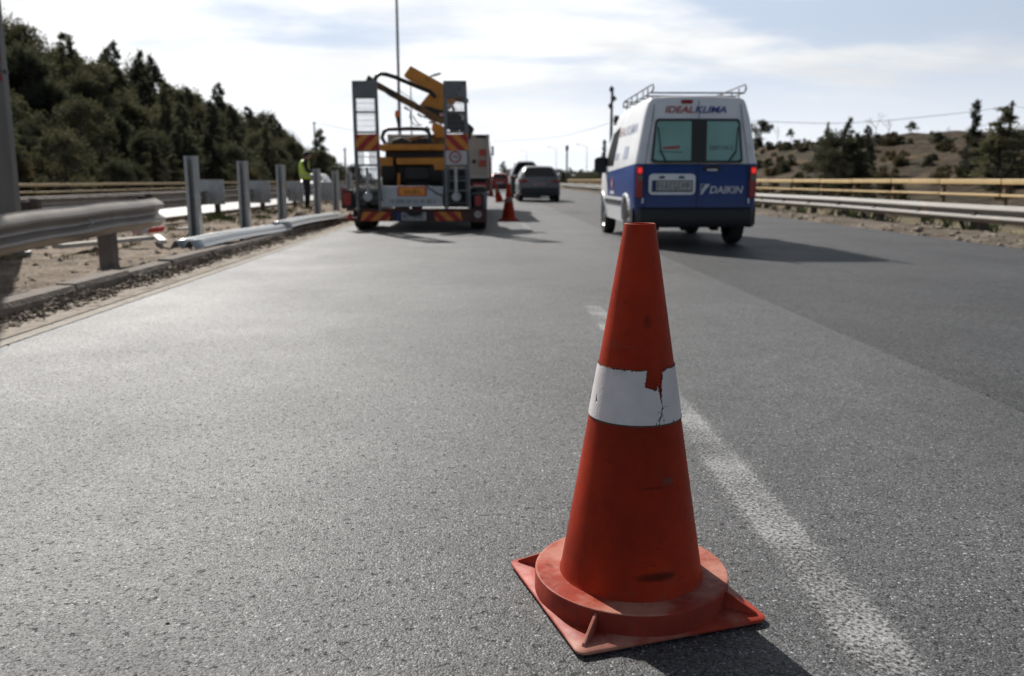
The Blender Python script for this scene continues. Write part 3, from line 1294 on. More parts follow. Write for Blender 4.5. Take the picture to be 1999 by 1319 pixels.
def make_van():
    root = empty('delivery_van', (2.875, 11.70, -0.003), 'white and blue high-roof van with a roof rack and lit red tail lamps', 'van')
    PAINT_V = van_paint()
    WHITE_V = mat('van_white', (0.76, 0.77, 0.79), 0.35, var=0.1, scale=4)
    Lv = 4.05
    wheels = (0.72, 3.22)
    WR = 0.315
    roof = [(0, 2.02), (0.3, 2.045), (1.6, 2.04), (2.3, 2.01), (2.62, 1.95), (2.95, 1.66), (3.28, 1.22), (3.40, 1.12), (3.85, 0.98), (4.05, 0.78)]
    width = [(0, 0.842), (0.3, 0.85), (3.2, 0.85), (3.7, 0.80), (3.95, 0.66), (4.05, 0.52)]

    def wall_x(z, w):
        if z <= 1.12:
            return w - 0.035 * max(0, (0.62 - z) / 0.35)
        return w - (z - 1.12) * 0.185 - 0.02 * max(0, z - 1.75) * 4

    def lean(z, y):
        return (0.085 * max(0.0, z - 1.12) + 0.10 * max(0.0, z - 1.75)) * max(0.0, 1 - y / 0.55)

    def bottom(y):
        zb = 0.30
        for wy in wheels:
            d = abs(y - wy)
            ra = WR + 0.075
            if d < ra:
                zb = max(zb, WR + math.sqrt(ra * ra - d * d) - 0.02)
        return zb
    ys = [0.0, 0.015, 0.05, 0.10, 0.2]
    for wy in wheels:
        for k in range(-10, 11):
            ys.append(wy + 0.392 * math.sin(k / 10 * math.pi / 2))
    ys += [1.3, 1.6, 1.9, 2.2, 2.45, 2.62, 2.7, 3.75, 3.9, 4.0, 4.05]
    ys = sorted(set(round(v, 4) for v in ys))

    def sect(y):
        zr, w, zb = interp(roof, y), interp(width, y), bottom(y)
        zs = [zb, zb + 0.03, max(zb + 0.05, 0.52), max(zb + 0.07, 0.66), max(zb + 0.09, 0.9), 1.12, 1.35, 1.55, 1.75, 1.88]
        half = [(0.0, zb), (0.55, zb)]
        for z in zs:
            zz = min(z, zr - 0.11)
            half.append((wall_x(zz, w), zz))
        xt = wall_x(zr - 0.1, w)
        half += [(xt - 0.012, zr - 0.07), (xt - 0.035, zr - 0.032), (xt - 0.085, zr - 0.005), (xt - 0.3, zr + 0.010), (0.0, zr + 0.022)]
        k = {0.0: 0.04, 0.015: 0.018, 0.05: 0.0}.get(y, 0.0)
        pts = []
        for x, z in half:
            x2 = x * (1 - k)
            z2 = 1.15 + (z - 1.15) * (1 - k)
            pts.append((x2, y + lean(z2, y), z2))
        full = pts + [(-x, yy, z) for x, yy, z in pts[-2:0:-1]]
        return [Vector(p) for p in full]
    mb = MB()
    mb.rings([sect(y) for y in ys], cap0=True, cap1=True)
    body = mb.build('body', PAINT_V, root, smooth=True, shift=False, angle=35)

    def ry(z, off=0.004):
        return lean(z, 0.0) - off

    def rear(mb, pts, t=0.006, off=0.003):
        """a plate lying on the rear face; pts are (x, z)."""
        mb.prism([(x, ry(z, off), z) for x, z in pts], (0, -t, 0))

    def rrect(x0, z0, x1, z1, r, n=5):
        out = []
        for cx, cz, a0 in ((x1 - r, z1 - r, 0), (x0 + r, z1 - r, 90), (x0 + r, z0 + r, 180), (x1 - r, z0 + r, 270)):
            for i in range(n):
                a = R(a0 + 90 * i / (n - 1))
                out.append((cx + r * math.cos(a), cz + r * math.sin(a)))
        return out
    # wheel wells, floor and arches
    mb = MB()
    mb.box((0, 2.0, 0.34), (1.2, 3.7, 0.16))
    for wy in wheels:
        mb.box((0, wy, 0.52), (1.56, 0.72, 0.34))
    for k in range(3):
        mb.bar((-0.5 + k * 0.42, 0.35, 0.26), (-0.5 + k * 0.42, 0.2, 0.24), 0.10, 0.05)
    mb.box((0, 0.72, 0.30), (1.3, 0.12, 0.09))
    mb.build('underbody', CHASSIS, root, shift=False)
    for sx in (-1, 1):
        for wy in wheels:
            pts = []
            for i in range(13):
                a = R(4 + 172 * i / 12)
                yq, zq = wy + 0.405 * math.cos(a), WR + 0.405 * math.sin(a) - 0.01
                pts.append((sx * (wall_x(zq, interp(width, yq)) - 0.008), yq, zq))
            mb = MB()
            mb.tube(pts, 0.028, 8)
            mb.build('wheel_arch', WHITE_V, root, smooth=True, shift=False)
        for wy in wheels:
            make_wheel(root, sx * 0.735, wy, WR, 0.19, side=sx)
        # rubbing strip and sill
        mb = MB()
        mb.bar((sx * 0.853, 1.14, 0.585), (sx * 0.853, 2.80, 0.585), 0.016, 0.06)
        mb.build('side_strip', BLACK_PLASTIC, root, shift=False)
        # front door window, with its black pillar
        mb = MB()
        q = []
        for (y, z) in ((2.00, 1.14), (2.72, 1.14), (2.86, 1.18), (2.62, 1.66), (2.02, 1.74)):
            q.append(Vector((sx * (wall_x(z, 0.85) + 0.004), y, z)))
        mb.prism(q, (sx * 0.004, 0, 0))
        mb.build('door_window', mat('door_glass', (0.006, 0.007, 0.008), 0.5, spec=0.04), root, shift=False)
        # mirror
        mb = MB()
        mb.rings([[Vector((sx * (0.93 + 0.11 * cx), yy, 1.16 + 0.13 * cz)) for cx, cz in ((-0.8, -1), (0.6, -1), (1, -0.7), (1, 0.75), (0.7, 1), (-0.8, 1), (-1, 0.8), (-1, -0.8))] for yy in (2.80, 2.86, 2.90)], cap0=True, cap1=True)
        mb.bar((sx * 0.80, 2.84, 1.06), (sx * 0.92, 2.84, 1.10), 0.07, 0.06)
        mb.build('wing_mirror', BLACK_PLASTIC, root, shift=False, bevel=0.012)
        # tail lamps, three lenses in one housing
        x0, x1 = (0.745, 0.815)
        mb = MB()
        hs = rrect(x0 - 0.008, 0.675, x1 + 0.012, 1.105, 0.02)
        mb.prism([(sx * x, ry(z, -0.03), z) for x, z in hs], (0, -0.055, 0))
        hou = mb.build('tail_lamp', LAMP_RED, root, shift=False, bevel=0.006)
        for nm, z0, z1, mm in (('brake_lens', 1.0, 1.09, LAMP_LIT), ('clear_lens', 0.90, 0.985, LAMP_GREY)):
            m2 = MB()
            m2.prism([(sx * x, -0.027, z) for x, z in rrect(x0 + (0.008 if nm[0] == 'b' else 0), z0 + 0.008, x1 - 0.004, z1 - 0.01, 0.018)], (0, -0.006, 0))
            m2.build(nm, mm, hou, shift=False)
        # door hinges
        for q in ([(sx * 0.725, ry(1.36, 0.008), 1.33), (sx * 0.725, ry(1.42, 0.008), 1.42)], [(sx * 0.735, -0.012, 0.60), (sx * 0.728, -0.012, 0.67)]):
            m2 = MB()
            m2.tube(q, 0.012, 6)
            m2.build('door_hinge', WHITE_V, root, shift=False)
    # windscreen
    mb = MB()
    mb.prism([(-0.66, 3.27, 1.27), (0.66, 3.27, 1.27), (0.55, 2.68, 1.93), (-0.55, 2.68, 1.93)], (0, 0.012, 0.012))
    mb.build('windscreen', DARK_GLASS, root, shift=False)
    # rear window: black surround across both doors, two tinted panes, wipers
    mb = MB()
    fr = [(-0.63, 1.175), (-0.60, 1.145), (0.60, 1.145), (0.632, 1.175), (0.585, 1.70), (0.555, 1.735), (-0.545, 1.735), (-0.578, 1.70)]
    rear(mb, fr, 0.008)
    fro = mb.build('window_surround', BLACK_PLASTIC, root, shift=False, bevel=0.004)
    PANE = mat('tinted_pane', (0.22, 0.40, 0.36), 0.12, var=0.22, scale=1.6, spec=0.25)
    for nm, q in (('a', [(-0.595, 1.20), (-0.55, 1.178), (-0.085, 1.178), (-0.085, 1.70), (-0.535, 1.70), (-0.555, 1.67)]),
                  ('b', [(0.13, 1.178), (0.555, 1.178), (0.598, 1.20), (0.555, 1.67), (0.535, 1.70), (0.13, 1.70)])):
        mb = MB()
        rear(mb, q, 0.003, 0.012)
        pn = mb.build('rear_pane', PANE, root, shift=False)
        mb = MB()
        if nm == 'a':
            rear(mb, [(-0.47, 1.325), (-0.24, 1.335), (-0.24, 1.375), (-0.47, 1.36)], 0.001, 0.016)
            mb.build('red_sticker', mat('red_sticker', (0.35, 0.05, 0.045), 0.5), pn, shift=False)
            s = MB()
            s.bar((-0.54, ry(1.62, 0.02), 1.62), (-0.50, ry(1.3, 0.02), 1.30), 0.012, 0.012)
            s.bar((-0.50, ry(1.3, 0.02), 1.30), (-0.42, ry(1.16, 0.02), 1.15), 0.02, 0.02)
            s.bar((-0.54, ry(1.3, 0.02), 1.30), (-0.2, ry(1.27, 0.02), 1.285), 0.006, 0.008)
        else:
            scrawl(mb, (0.17, ry(1.33, 0.017), 1.32), (1, 0, 0), (0, 0.085, 1), 0.33, 0.06, 8, 4)
            mb.build('window_lettering', mat('ghost_ink', (0.05, 0.08, 0.075), 0.4), pn, shift=False)
            s = MB()
            s.bar((0.55, ry(1.62, 0.02), 1.62), (0.53, ry(1.3, 0.02), 1.30), 0.012, 0.012)
            s.bar((0.53, ry(1.3, 0.02), 1.30), (0.42, ry(1.16, 0.02), 1.15), 0.02, 0.02)
        s.build('wiper', BLACK_PLASTIC, root, shift=False)
    # door gap, handle, high brake lamp
    mb = MB()
    rear(mb, [(0.015, 0.55), (0.023, 0.55), (0.023, 1.145), (0.015, 1.145)], 0.002)
    rear(mb, [(0.015, 1.735), (0.023, 1.735), (0.023, 1.98), (0.015, 1.98)], 0.002)
    for sx in (-1, 1):
        rear(mb, [(sx * 0.712, 0.55), (sx * 0.718, 0.55), (sx * 0.712, 1.12), (sx * 0.610, 1.80), (sx * 0.595, 1.93), (sx * 0.588, 1.93), (sx * 0.603, 1.80), (sx * 0.705, 1.12)], 0.002)
    rear(mb, [(-0.72, 1.125), (0.72, 1.125), (0.72, 1.133), (-0.72, 1.133)], 0.002)
    mb.build('door_gap', BLACK_PLASTIC, root, shift=False)
    mb = MB()
    rear(mb, rrect(0.10, 1.035, 0.33, 1.105, 0.03), 0.006)
    hd = mb.build('handle_recess', BLACK_PLASTIC, root, shift=False)
    mb = MB()
    rear(mb, rrect(0.14, 1.04, 0.28, 1.062, 0.01), 0.02, 0.010)
    mb.build('handle', WHITE_V, hd, shift=False)
    mb = MB()
    rear(mb, rrect(-0.225, 1.935, -0.07, 1.985, 0.015), 0.02)
    mb.build('high_brake_lamp', LAMP_RED, root, shift=False)
    # plate recess and number plate
    mb = MB()
    rear(mb, rrect(-0.655, 0.715, -0.01, 1.0, 0.06), 0.014)
    rc = mb.build('plate_panel', WHITE_V, root, shift=False, bevel=0.005)
    for xx in (-0.475, -0.205):
        mb = MB()
        rear(mb, rrect(xx - 0.04, 0.935, xx + 0.04, 0.968, 0.015), 0.004, 0.018)
        mb.build('plate_lamp', BLACK_PLASTIC, rc, shift=False)
    mb = MB()
    rear(mb, [(-0.612, 0.755), (-0.048, 0.755), (-0.048, 0.912), (-0.612, 0.912)], 0.003, 0.018)
    mb.build('plate_frame', BLACK_PLASTIC, rc, shift=False)
    mb = MB()
    rear(mb, [(-0.55, 0.775), (-0.062, 0.775), (-0.062, 0.900), (-0.55, 0.900)], 0.003, 0.022)
    mb.mi = 1
    rear(mb, [(-0.60, 0.775), (-0.552, 0.775), (-0.552, 0.900), (-0.60, 0.900)], 0.003, 0.022)
    mb.build('number_plate', [PLATE_WHITE, PLATE_BLUE], rc, shift=False)
    mb = MB()
    scrawl(mb, (-0.535, -0.0265, 0.792), (1, 0, 0), (0, 0, 1), 0.455, 0.09, 8, 12)
    mb.build('plate_characters', mat('plate_ink', (0.10, 0.10, 0.105), 0.6), rc, shift=False)
    # bumper
    mb = MB()
    prof = [(0.10, 0.30), (-0.05, 0.275), (-0.085, 0.33), (-0.09, 0.44), (-0.06, 0.52), (0.0, 0.545), (0.06, 0.545)]
    rings = []
    for i in range(21):
        t = -1 + 2 * i / 20
        x = 0.85 * math.copysign(1 - (1 - abs(t)) ** 1.0, t) if False else 0.852 * t
        k = 1 - max(0.0, (abs(t) - 0.86) / 0.14) ** 2
        rings.append([Vector((x, yy * k + 0.10 * (1 - k), zz)) for yy, zz in prof])
    mb.rings(rings, cap0=True, cap1=True)
    bp = mb.build('bumper', mat('bumper_plastic', (0.016, 0.016, 0.017), 0.6, var=0.3, scale=5, col2=(0.05, 0.045, 0.04), c2amt=0.12), root, smooth=True, shift=False)
    # corner mouldings where the bumper runs along the flank
    for sx in (-1, 1):
        mb = MB()
        mb.prism([(sx * 0.846, 0.06, 0.30), (sx * 0.846, 0.30, 0.34), (sx * 0.846, 0.33, 0.50), (sx * 0.846, 0.06, 0.545)], (sx * 0.014, 0, 0))
        mb.build('bumper_corner', BLACK_PLASTIC, root, shift=False, bevel=0.006)
    # lettering on the rear doors
    RED_T = mat('red_lettering', (0.36, 0.035, 0.04), 0.45)
    BLUE_T = mat('blue_lettering', (0.035, 0.055, 0.24), 0.45)
    WHITE_T = mat('white_lettering', (0.62, 0.63, 0.66), 0.45)
    up = Vector((0, 0.185, 1)).normalized()
    lettering('IDEAL', RED_T, root, (-0.445, ry(1.812, 0.005) - 0.002, 1.812), (1, 0, 0), up, 0.395, 0.092, 0.02, 0.25)
    lettering('KLIMA', BLUE_T, root, (-0.035, ry(1.812, 0.005) - 0.002, 1.812), (1, 0, 0), up, 0.43, 0.092, 0.02, 0.25)
    lettering('DAIKIN', WHITE_T, root, (0.19, -0.0075, 0.735), (1, 0, 0), (0, 0, 1), 0.465, 0.098, 0.025, 0.18)
    mb = MB()
    mb.prism([(x, -0.0055, z) for x, z in ((0.125, 0.860), (0.195, 0.860), (0.082, 0.715), (0.068, 0.715), (0.068, 0.755))], (0, -0.002, 0))
    mb.prism([(x, -0.0055, z) for x, z in ((0.064, 0.862), (0.120, 0.862), (0.114, 0.855), (0.074, 0.855), (0.072, 0.775), (0.064, 0.765))], (0, -0.002, 0))
    mb.build('emblem', WHITE_T, root, shift=False)
    # flank lettering and pictures, seen at a slant
    ux = Vector((0, -1, 0))
    sl = Vector((0.185, 0, 1)).normalized()
    PALE_R = mat('pale_red_lettering', (0.50, 0.36, 0.37), 0.5)
    PALE_B = mat('pale_blue_lettering', (0.38, 0.42, 0.55), 0.5)

    def flank(y, z, off=0.004):
        return Vector((-(wall_x(z, 0.85) + off), y, z))
    lettering('IDEAL', PALE_R, root, flank(2.25, 1.57), ux, sl, 0.9, 0.14, 0.02, 0.2)
    lettering('KLIMA', PALE_B, root, flank(1.32, 1.57), ux, sl, 0.95, 0.14, 0.02, 0.2)
    for y0, y1, z0, z1, mm in ((1.15, 0.78, 1.22, 1.40, BLUE_T), (1.9, 1.62, 1.22, 1.32, PALE_B)):
        mb = MB()
        mb.prism([flank(y0, z0), flank(y1, z0), flank(y1, z1), flank(y0, z1)], (-0.002, 0, 0))
        mb.build('flank_picture', PALE_B, root, shift=False)
    mb = MB()
    c = flank(2.05, 0.86, 0.003)
    mb.lathe([(0.0, 0), (0.085, 0), (0.085, 0.003), (0.0, 0.003)], 20, (0, 0, 0), 'X')
    mb.v = [(-(abs(p[0])) + c.x, p[1] + c.y, p[2] + c.z) for p in mb.v]
    bd = mb.build('flank_badge', mat('red_badge', (0.5, 0.06, 0.06), 0.45), root, shift=False)
    mb = MB()
    mb.box((c.x - 0.004, c.y, c.z), (0.002, 0.06, 0.06))
    mb.box((c.x - 0.003, c.y - 0.02, c.z - 0.14), (0.002, 0.42, 0.05))
    mb.build('badge_centre', WHITE_T, bd, shift=False)
    # roof rack: rails along both sides that hoop up at the rear, cross tubes, feet
    RK = mat('rack_paint', (0.16, 0.155, 0.145), 0.5, var=0.25, scale=8)
    mb = MB()
    for sx in (-1, 1):
        x = sx * 0.635
        mb.tube([(x, 2.45, 2.07), (x, 0.5, 2.075), (x * 1.0, 0.12, 2.085), (x * 0.99, 0.02, 2.10), (x * 0.985, -0.01, 2.14), (x * 0.985, 0.05, 2.182), (x * 0.99, 0.3, 2.182), (x, 2.35, 2.16), (x, 2.45, 2.13), (x, 2.45, 2.07)], 0.011, 8)
        for yy in (0.35, 1.2, 2.1):
            mb.tube([(x, yy, 2.0), (x, yy, 2.16)], 0.009, 6)
        for yy in (0.7, 1.65):
            mb.tube([(x, yy, 2.07), (x, yy, 2.16)], 0.008, 6)
    for yy, zz in ((0.08, 2.075), (0.5, 2.07), (0.95, 2.07), (1.4, 2.07), (1.85, 2.07), (2.4, 2.07), (2.42, 2.155)):
        mb.tube([(-0.635, yy, zz), (0.635, yy, zz)], 0.011, 8)
    mb.build('roof_rack', RK, root, smooth=True, shift=False)
    return root


van = make_van()


# ------------------------------------------------------------------ cars
def make_car(label, loc, L=4.4, W=1.80, H=1.60, belt=0.95, paint=(0.2, 0.2, 0.21), lift=0.20, tail=0.55, group='cars driving away in the traffic', name='car',
             lamps=True, plate=(0.40, 0.40, 0.38), rz=0.0, front=False, lit=False):
    root = empty(name, loc, label, 'car', group, rz)
    P = mat('car_paint', paint, 0.35, metal=0.1, var=0.08, scale=3, coat=0.25)
    LOW = mat('bumper_cladding', (0.025, 0.025, 0.026), 0.6, var=0.2)
    wr = 0.34
    wheels = (0.80, L - 0.85)
    roofp = [(0, belt + 0.02), (0.10, belt + 0.10), (tail, H - 0.07), (tail + 0.30, H - 0.015), (L * 0.42, H), (L * 0.55, H - 0.04), (L * 0.62, H - 0.12), (L * 0.76, belt + 0.07), (L * 0.80, belt + 0.02), (L - 0.25, belt - 0.10), (L - 0.05, belt - 0.28), (L, belt - 0.42)]
    wid = [(0, W / 2 - 0.09), (0.12, W / 2 - 0.03), (0.5, W / 2), (L - 0.7, W / 2), (L - 0.2, W / 2 - 0.09), (L, W / 2 - 0.25)]

    def bottom(y):
        zb = lift
        for wy in wheels:
            d, ra = abs(y - wy), wr + 0.06
            if d < ra:
                zb = max(zb, wr + math.sqrt(ra * ra - d * d) - 0.02)
        return zb

    def bulge(z):                       # rear face: bumper stands out, lip above
        return 0.06 * max(0, 1 - abs(z - 0.48) / 0.25) + 0.05 * max(0, 1 - abs(z - belt + 0.03) / 0.12)
    ys = [0, 0.03, 0.1, 0.2, 0.35, tail, tail + 0.3] + [L * q for q in (0.3, 0.42, 0.5, 0.55, 0.62, 0.69, 0.76, 0.80)] + [L - 0.25, L - 0.1, L - 0.03, L]
    for wy in wheels:
        ys += [wy + 0.40 * math.sin(k / 5 * math.pi / 2) for k in range(-5, 6)]
    ys = sorted(set(round(v, 3) for v in ys))
    gb, gt = belt + 0.03, 0.10
    rings = []
    for y in ys:
        zr, w, zb = interp(roofp, y), interp(wid, y), bottom(y)
        half = [(0, zb), (w * 0.7, zb)]
        bz = min(belt, zr - 0.03)
        for z, kx in ((zb + 0.02, 0.97), (max(zb + 0.04, 0.42), 1.0), (max(zb + 0.06, 0.62), 1.0), (max(zb + 0.08, bz - 0.09), 0.99), (bz, 0.965)):
            half.append((w * kx, min(z, bz)))
        gh = max(0.0, zr - 0.02 - bz)
        wt = w * 0.965 - min(gh, 0.65) * 0.44
        half += [(w * 0.965 + (wt - w * 0.965) * 0.55, bz + gh * 0.55), (wt, bz + gh * 0.88), (wt - 0.10, zr - 0.012), (wt * 0.5, zr), (0, zr + 0.008)]
        rings.append([Vector((x, y, z)) for x, z in half] + [Vector((-x, y, z)) for x, z in half[-2:0:-1]])
    mb = MB()
    mb.rings(rings, cap0=True, cap1=True)
    body = mb.build('body', P, root, smooth=True, shift=False, angle=35)
    # lower cladding / rear bumper
    mb = MB()
    rg = []
    for i in range(17):
        t = -1 + 2 * i / 16
        k = 1 - max(0.0, (abs(t) - 0.8) / 0.2) ** 2
        rg.append([Vector((t * (W / 2 - 0.02), yy * k + 0.20 * (1 - k), zz)) for yy, zz in ((0.15, lift + 0.02), (-0.03, lift + 0.02), (-0.06, lift + 0.12), (-0.06, 0.52), (-0.03, 0.58), (0.1, 0.58))])
    mb.rings(rg, cap0=True, cap1=True)
    mb.build('bumper', LOW, root, smooth=True, shift=False)
    # rear window lies on the slope between belt and roof
    n = Vector((0, -(H - 0.07 - belt - 0.1), tail - 0.10)).normalized()
    def slope(t, x):
        return Vector((x, 0.10 + (tail - 0.10) * t, belt + 0.10 + (H - 0.07 - belt - 0.10) * t)) + n * 0.006
    w0, w1 = W / 2 - 0.22, W / 2 - 0.40
    mb = MB()
    mb.prism([slope(0.02, -w0 + 0.05), slope(0.02, w0 - 0.05), slope(0.12, w0), slope(0.86, w1 + 0.02), slope(0.93, w1 - 0.06), slope(0.93, -w1 + 0.06), slope(0.86, -w1 - 0.02), slope(0.12, -w0)], n * 0.006)
    mb.build('rear_window', DARK_GLASS, root, shift=False)
    # side glass
    for sx in (-1, 1):
        ysg = (0.55 + 0.25, L * 0.40, L * 0.66)
        def side(y, t):
            zr, w = interp(roofp, y), interp(wid, y)
            bz = min(belt, zr - 0.03)
            gh = zr - 0.02 - bz
            a = w * 0.965
            wt = a - min(gh, 0.65) * 0.44
            if t < 0.55:
                x = a + (wt - a) * t
            else:
                x = a + (wt - a) * (0.55 + 0.45 * (t - 0.55) / 0.33)
            return Vector((sx * (x + 0.006), y, bz + gh * t))
        mb = MB()
        yl = [tail + 0.28 + (L * 0.70 - tail - 0.28) * i / 8 for i in range(9)]
        bot = [side(y, 0.10) for y in yl]
        mid = [side(y, 0.52) for y in yl]
        top = [side(y, 0.82 if y < L * 0.6 else 0.5 + 0.3 * (L * 0.70 - y) / (L * 0.1)) for y in yl]
        mb.rings([bot, mid, top], closed=False)
        mb.build('side_window', DARK_GLASS, root, shift=False, fix=False)
        mb = MB()
        mb.rings([[Vector((sx * (W / 2 + 0.02 + 0.09 * cx), yy, belt + 0.08 + 0.065 * cz)) for cx, cz in ((-1, -0.8), (0.8, -1), (1, 0.6), (0.5, 1), (-1, 0.9))] for yy in (L * 0.63, L * 0.63 + 0.07)], cap0=True, cap1=True)
        mb.build('wing_mirror', P, root, shift=False, bevel=0.01)
        if lamps:
            mb = MB()
            a, b_ = W / 2 - 0.05, W / 2 - 0.42
            fr = [(sx * (a + 0.035), 0.30, belt + 0.0), (sx * (a - 0.02), 0.04, belt - 0.01), (sx * b_, -0.012, belt - 0.07), (sx * b_, -0.012, belt - 0.12), (sx * (a - 0.10), -0.010, belt - 0.17), (sx * (a + 0.0), 0.05, belt - 0.17), (sx * (a + 0.035), 0.28, belt - 0.13)]
            mb.prism(fr, (sx * 0.006, -0.028, 0.0))
            mb.build('tail_lamp', LAMP_LIT if lit else LAMP_RED, root, shift=False)
        for wy in wheels:
            make_wheel(root, sx * (W / 2 - 0.12), wy, wr, 0.22, side=sx)
    mb = MB()
    mb.prism([(-0.62, L * 0.765, belt + 0.09), (0.62, L * 0.765, belt + 0.09), (0.52, L * 0.625, H - 0.11), (-0.52, L * 0.625, H - 0.11)], (0, 0.02, 0.02))
    mb.build('windscreen', DARK_GLASS, root, shift=False)
    mb = MB()
    mb.box((0, -0.012, belt - 0.22), (0.52, 0.012, 0.11))
    pl = mb.build('number_plate', mat('car_plate', plate, 0.5, var=0.15, scale=20), root, shift=False)
    mb = MB()
    mb.box((0, L * 0.5, lift + 0.03), (W - 0.5, L - 0.9, 0.14))
    mb.build('underbody', CHASSIS, root, shift=False)
    if front:
        for sx in (-1, 1):
            mb = MB()
            mb.lathe([(0.0, 0.03), (0.07, 0.02), (0.09, 0.0)], 16, (sx * (W / 2 - 0.28), L - 0.02, belt - 0.33), 'Y')
            mb.build('headlight', LAMP_GREY, root, shift=False)
    return root


grey_car = make_car('dark grey hatchback SUV seen from behind in the middle lane ahead of the van', (2.22, 35.6, 0.0), 4.4, 1.78, 1.50, 0.95, (0.10, 0.104, 0.118), 0.26, 0.62, plate=(0.34, 0.20, 0.19))
dark_car = make_car('tall dark car partly hidden behind the grey SUV in the traffic', (2.02, 43.5, 0.0), 4.3, 1.62, 1.86, 1.12, (0.035, 0.036, 0.036), 0.22, 0.5)
red_car = make_car('small red car far ahead, glimpsed above the leaning cone', (1.05, 66.0, 0.0), 3.9, 1.62, 1.42, 0.88, (0.30, 0.02, 0.025), 0.18, 0.6)
oncoming = make_car('white car on the opposite road, glimpsed behind the standing worker', (-12.6, 66.0, -0.15), 4.3, 1.72, 1.50, 0.92, (0.62, 0.62, 0.61), 0.18, 0.6, group='cars on the opposite road', rz=math.pi, front=True)


# ------------------------------------------------------------------ low-loader trailer with its ramps folded up
GALV_DARK = mat('weathered_ramp_steel', (0.15, 0.155, 0.16), 0.55, metal=0.4, var=0.3, scale=5, col2=(0.10, 0.08, 0.065), c2amt=0.25, c2scale=7)
NEW_BEAM = mat('new_beam_steel', (0.52, 0.535, 0.54), 0.36, metal=0.75, var=0.2, scale=5)
GALV = mat('new_galvanised_steel', (0.36, 0.37, 0.375), 0.45, metal=0.5, var=0.22, scale=9, bump=0.001, bscale=90)
RAIL_OLD = mat('weathered_galvanised_rail', (0.30, 0.268, 0.240), 0.42, metal=0.5, var=0.2, scale=4, col2=(0.17, 0.13, 0.10), c2amt=0.2, c2scale=3)
RAIL_PALE = mat('pale_galvanised_rail', (0.205, 0.186, 0.165), 0.62, metal=0.0, var=0.15, scale=3, col2=(0.28, 0.23, 0.18), c2amt=0.2, c2scale=2)
POST_DARK = mat('rusty_post', (0.09, 0.075, 0.062), 0.8, metal=0.2, var=0.35, scale=8)
SILVER = mat('brushed_tailboard', (0.40, 0.41, 0.43), 0.45, metal=0.35, var=0.15, scale=6)
HAZ_A = stripe_mat('hazard_stripes_up', -1.0, 0.27)
HAZ_B = stripe_mat('hazard_stripes_down', 1.0, 0.27)
MAROON = mat('maroon_frame', (0.075, 0.022, 0.02), 0.6, var=0.35, scale=6, col2=(0.05, 0.035, 0.03), c2amt=0.3)
ORANGE_SIGN = mat('orange_board', (0.75, 0.26, 0.025), 0.45, var=0.15, scale=12)
RED_RIM = mat('red_rim', (0.45, 0.03, 0.03), 0.5, var=0.2)
SIGN_WHITE = mat('sign_white', (0.48, 0.47, 0.46), 0.5, var=0.12)
YT = 15.62


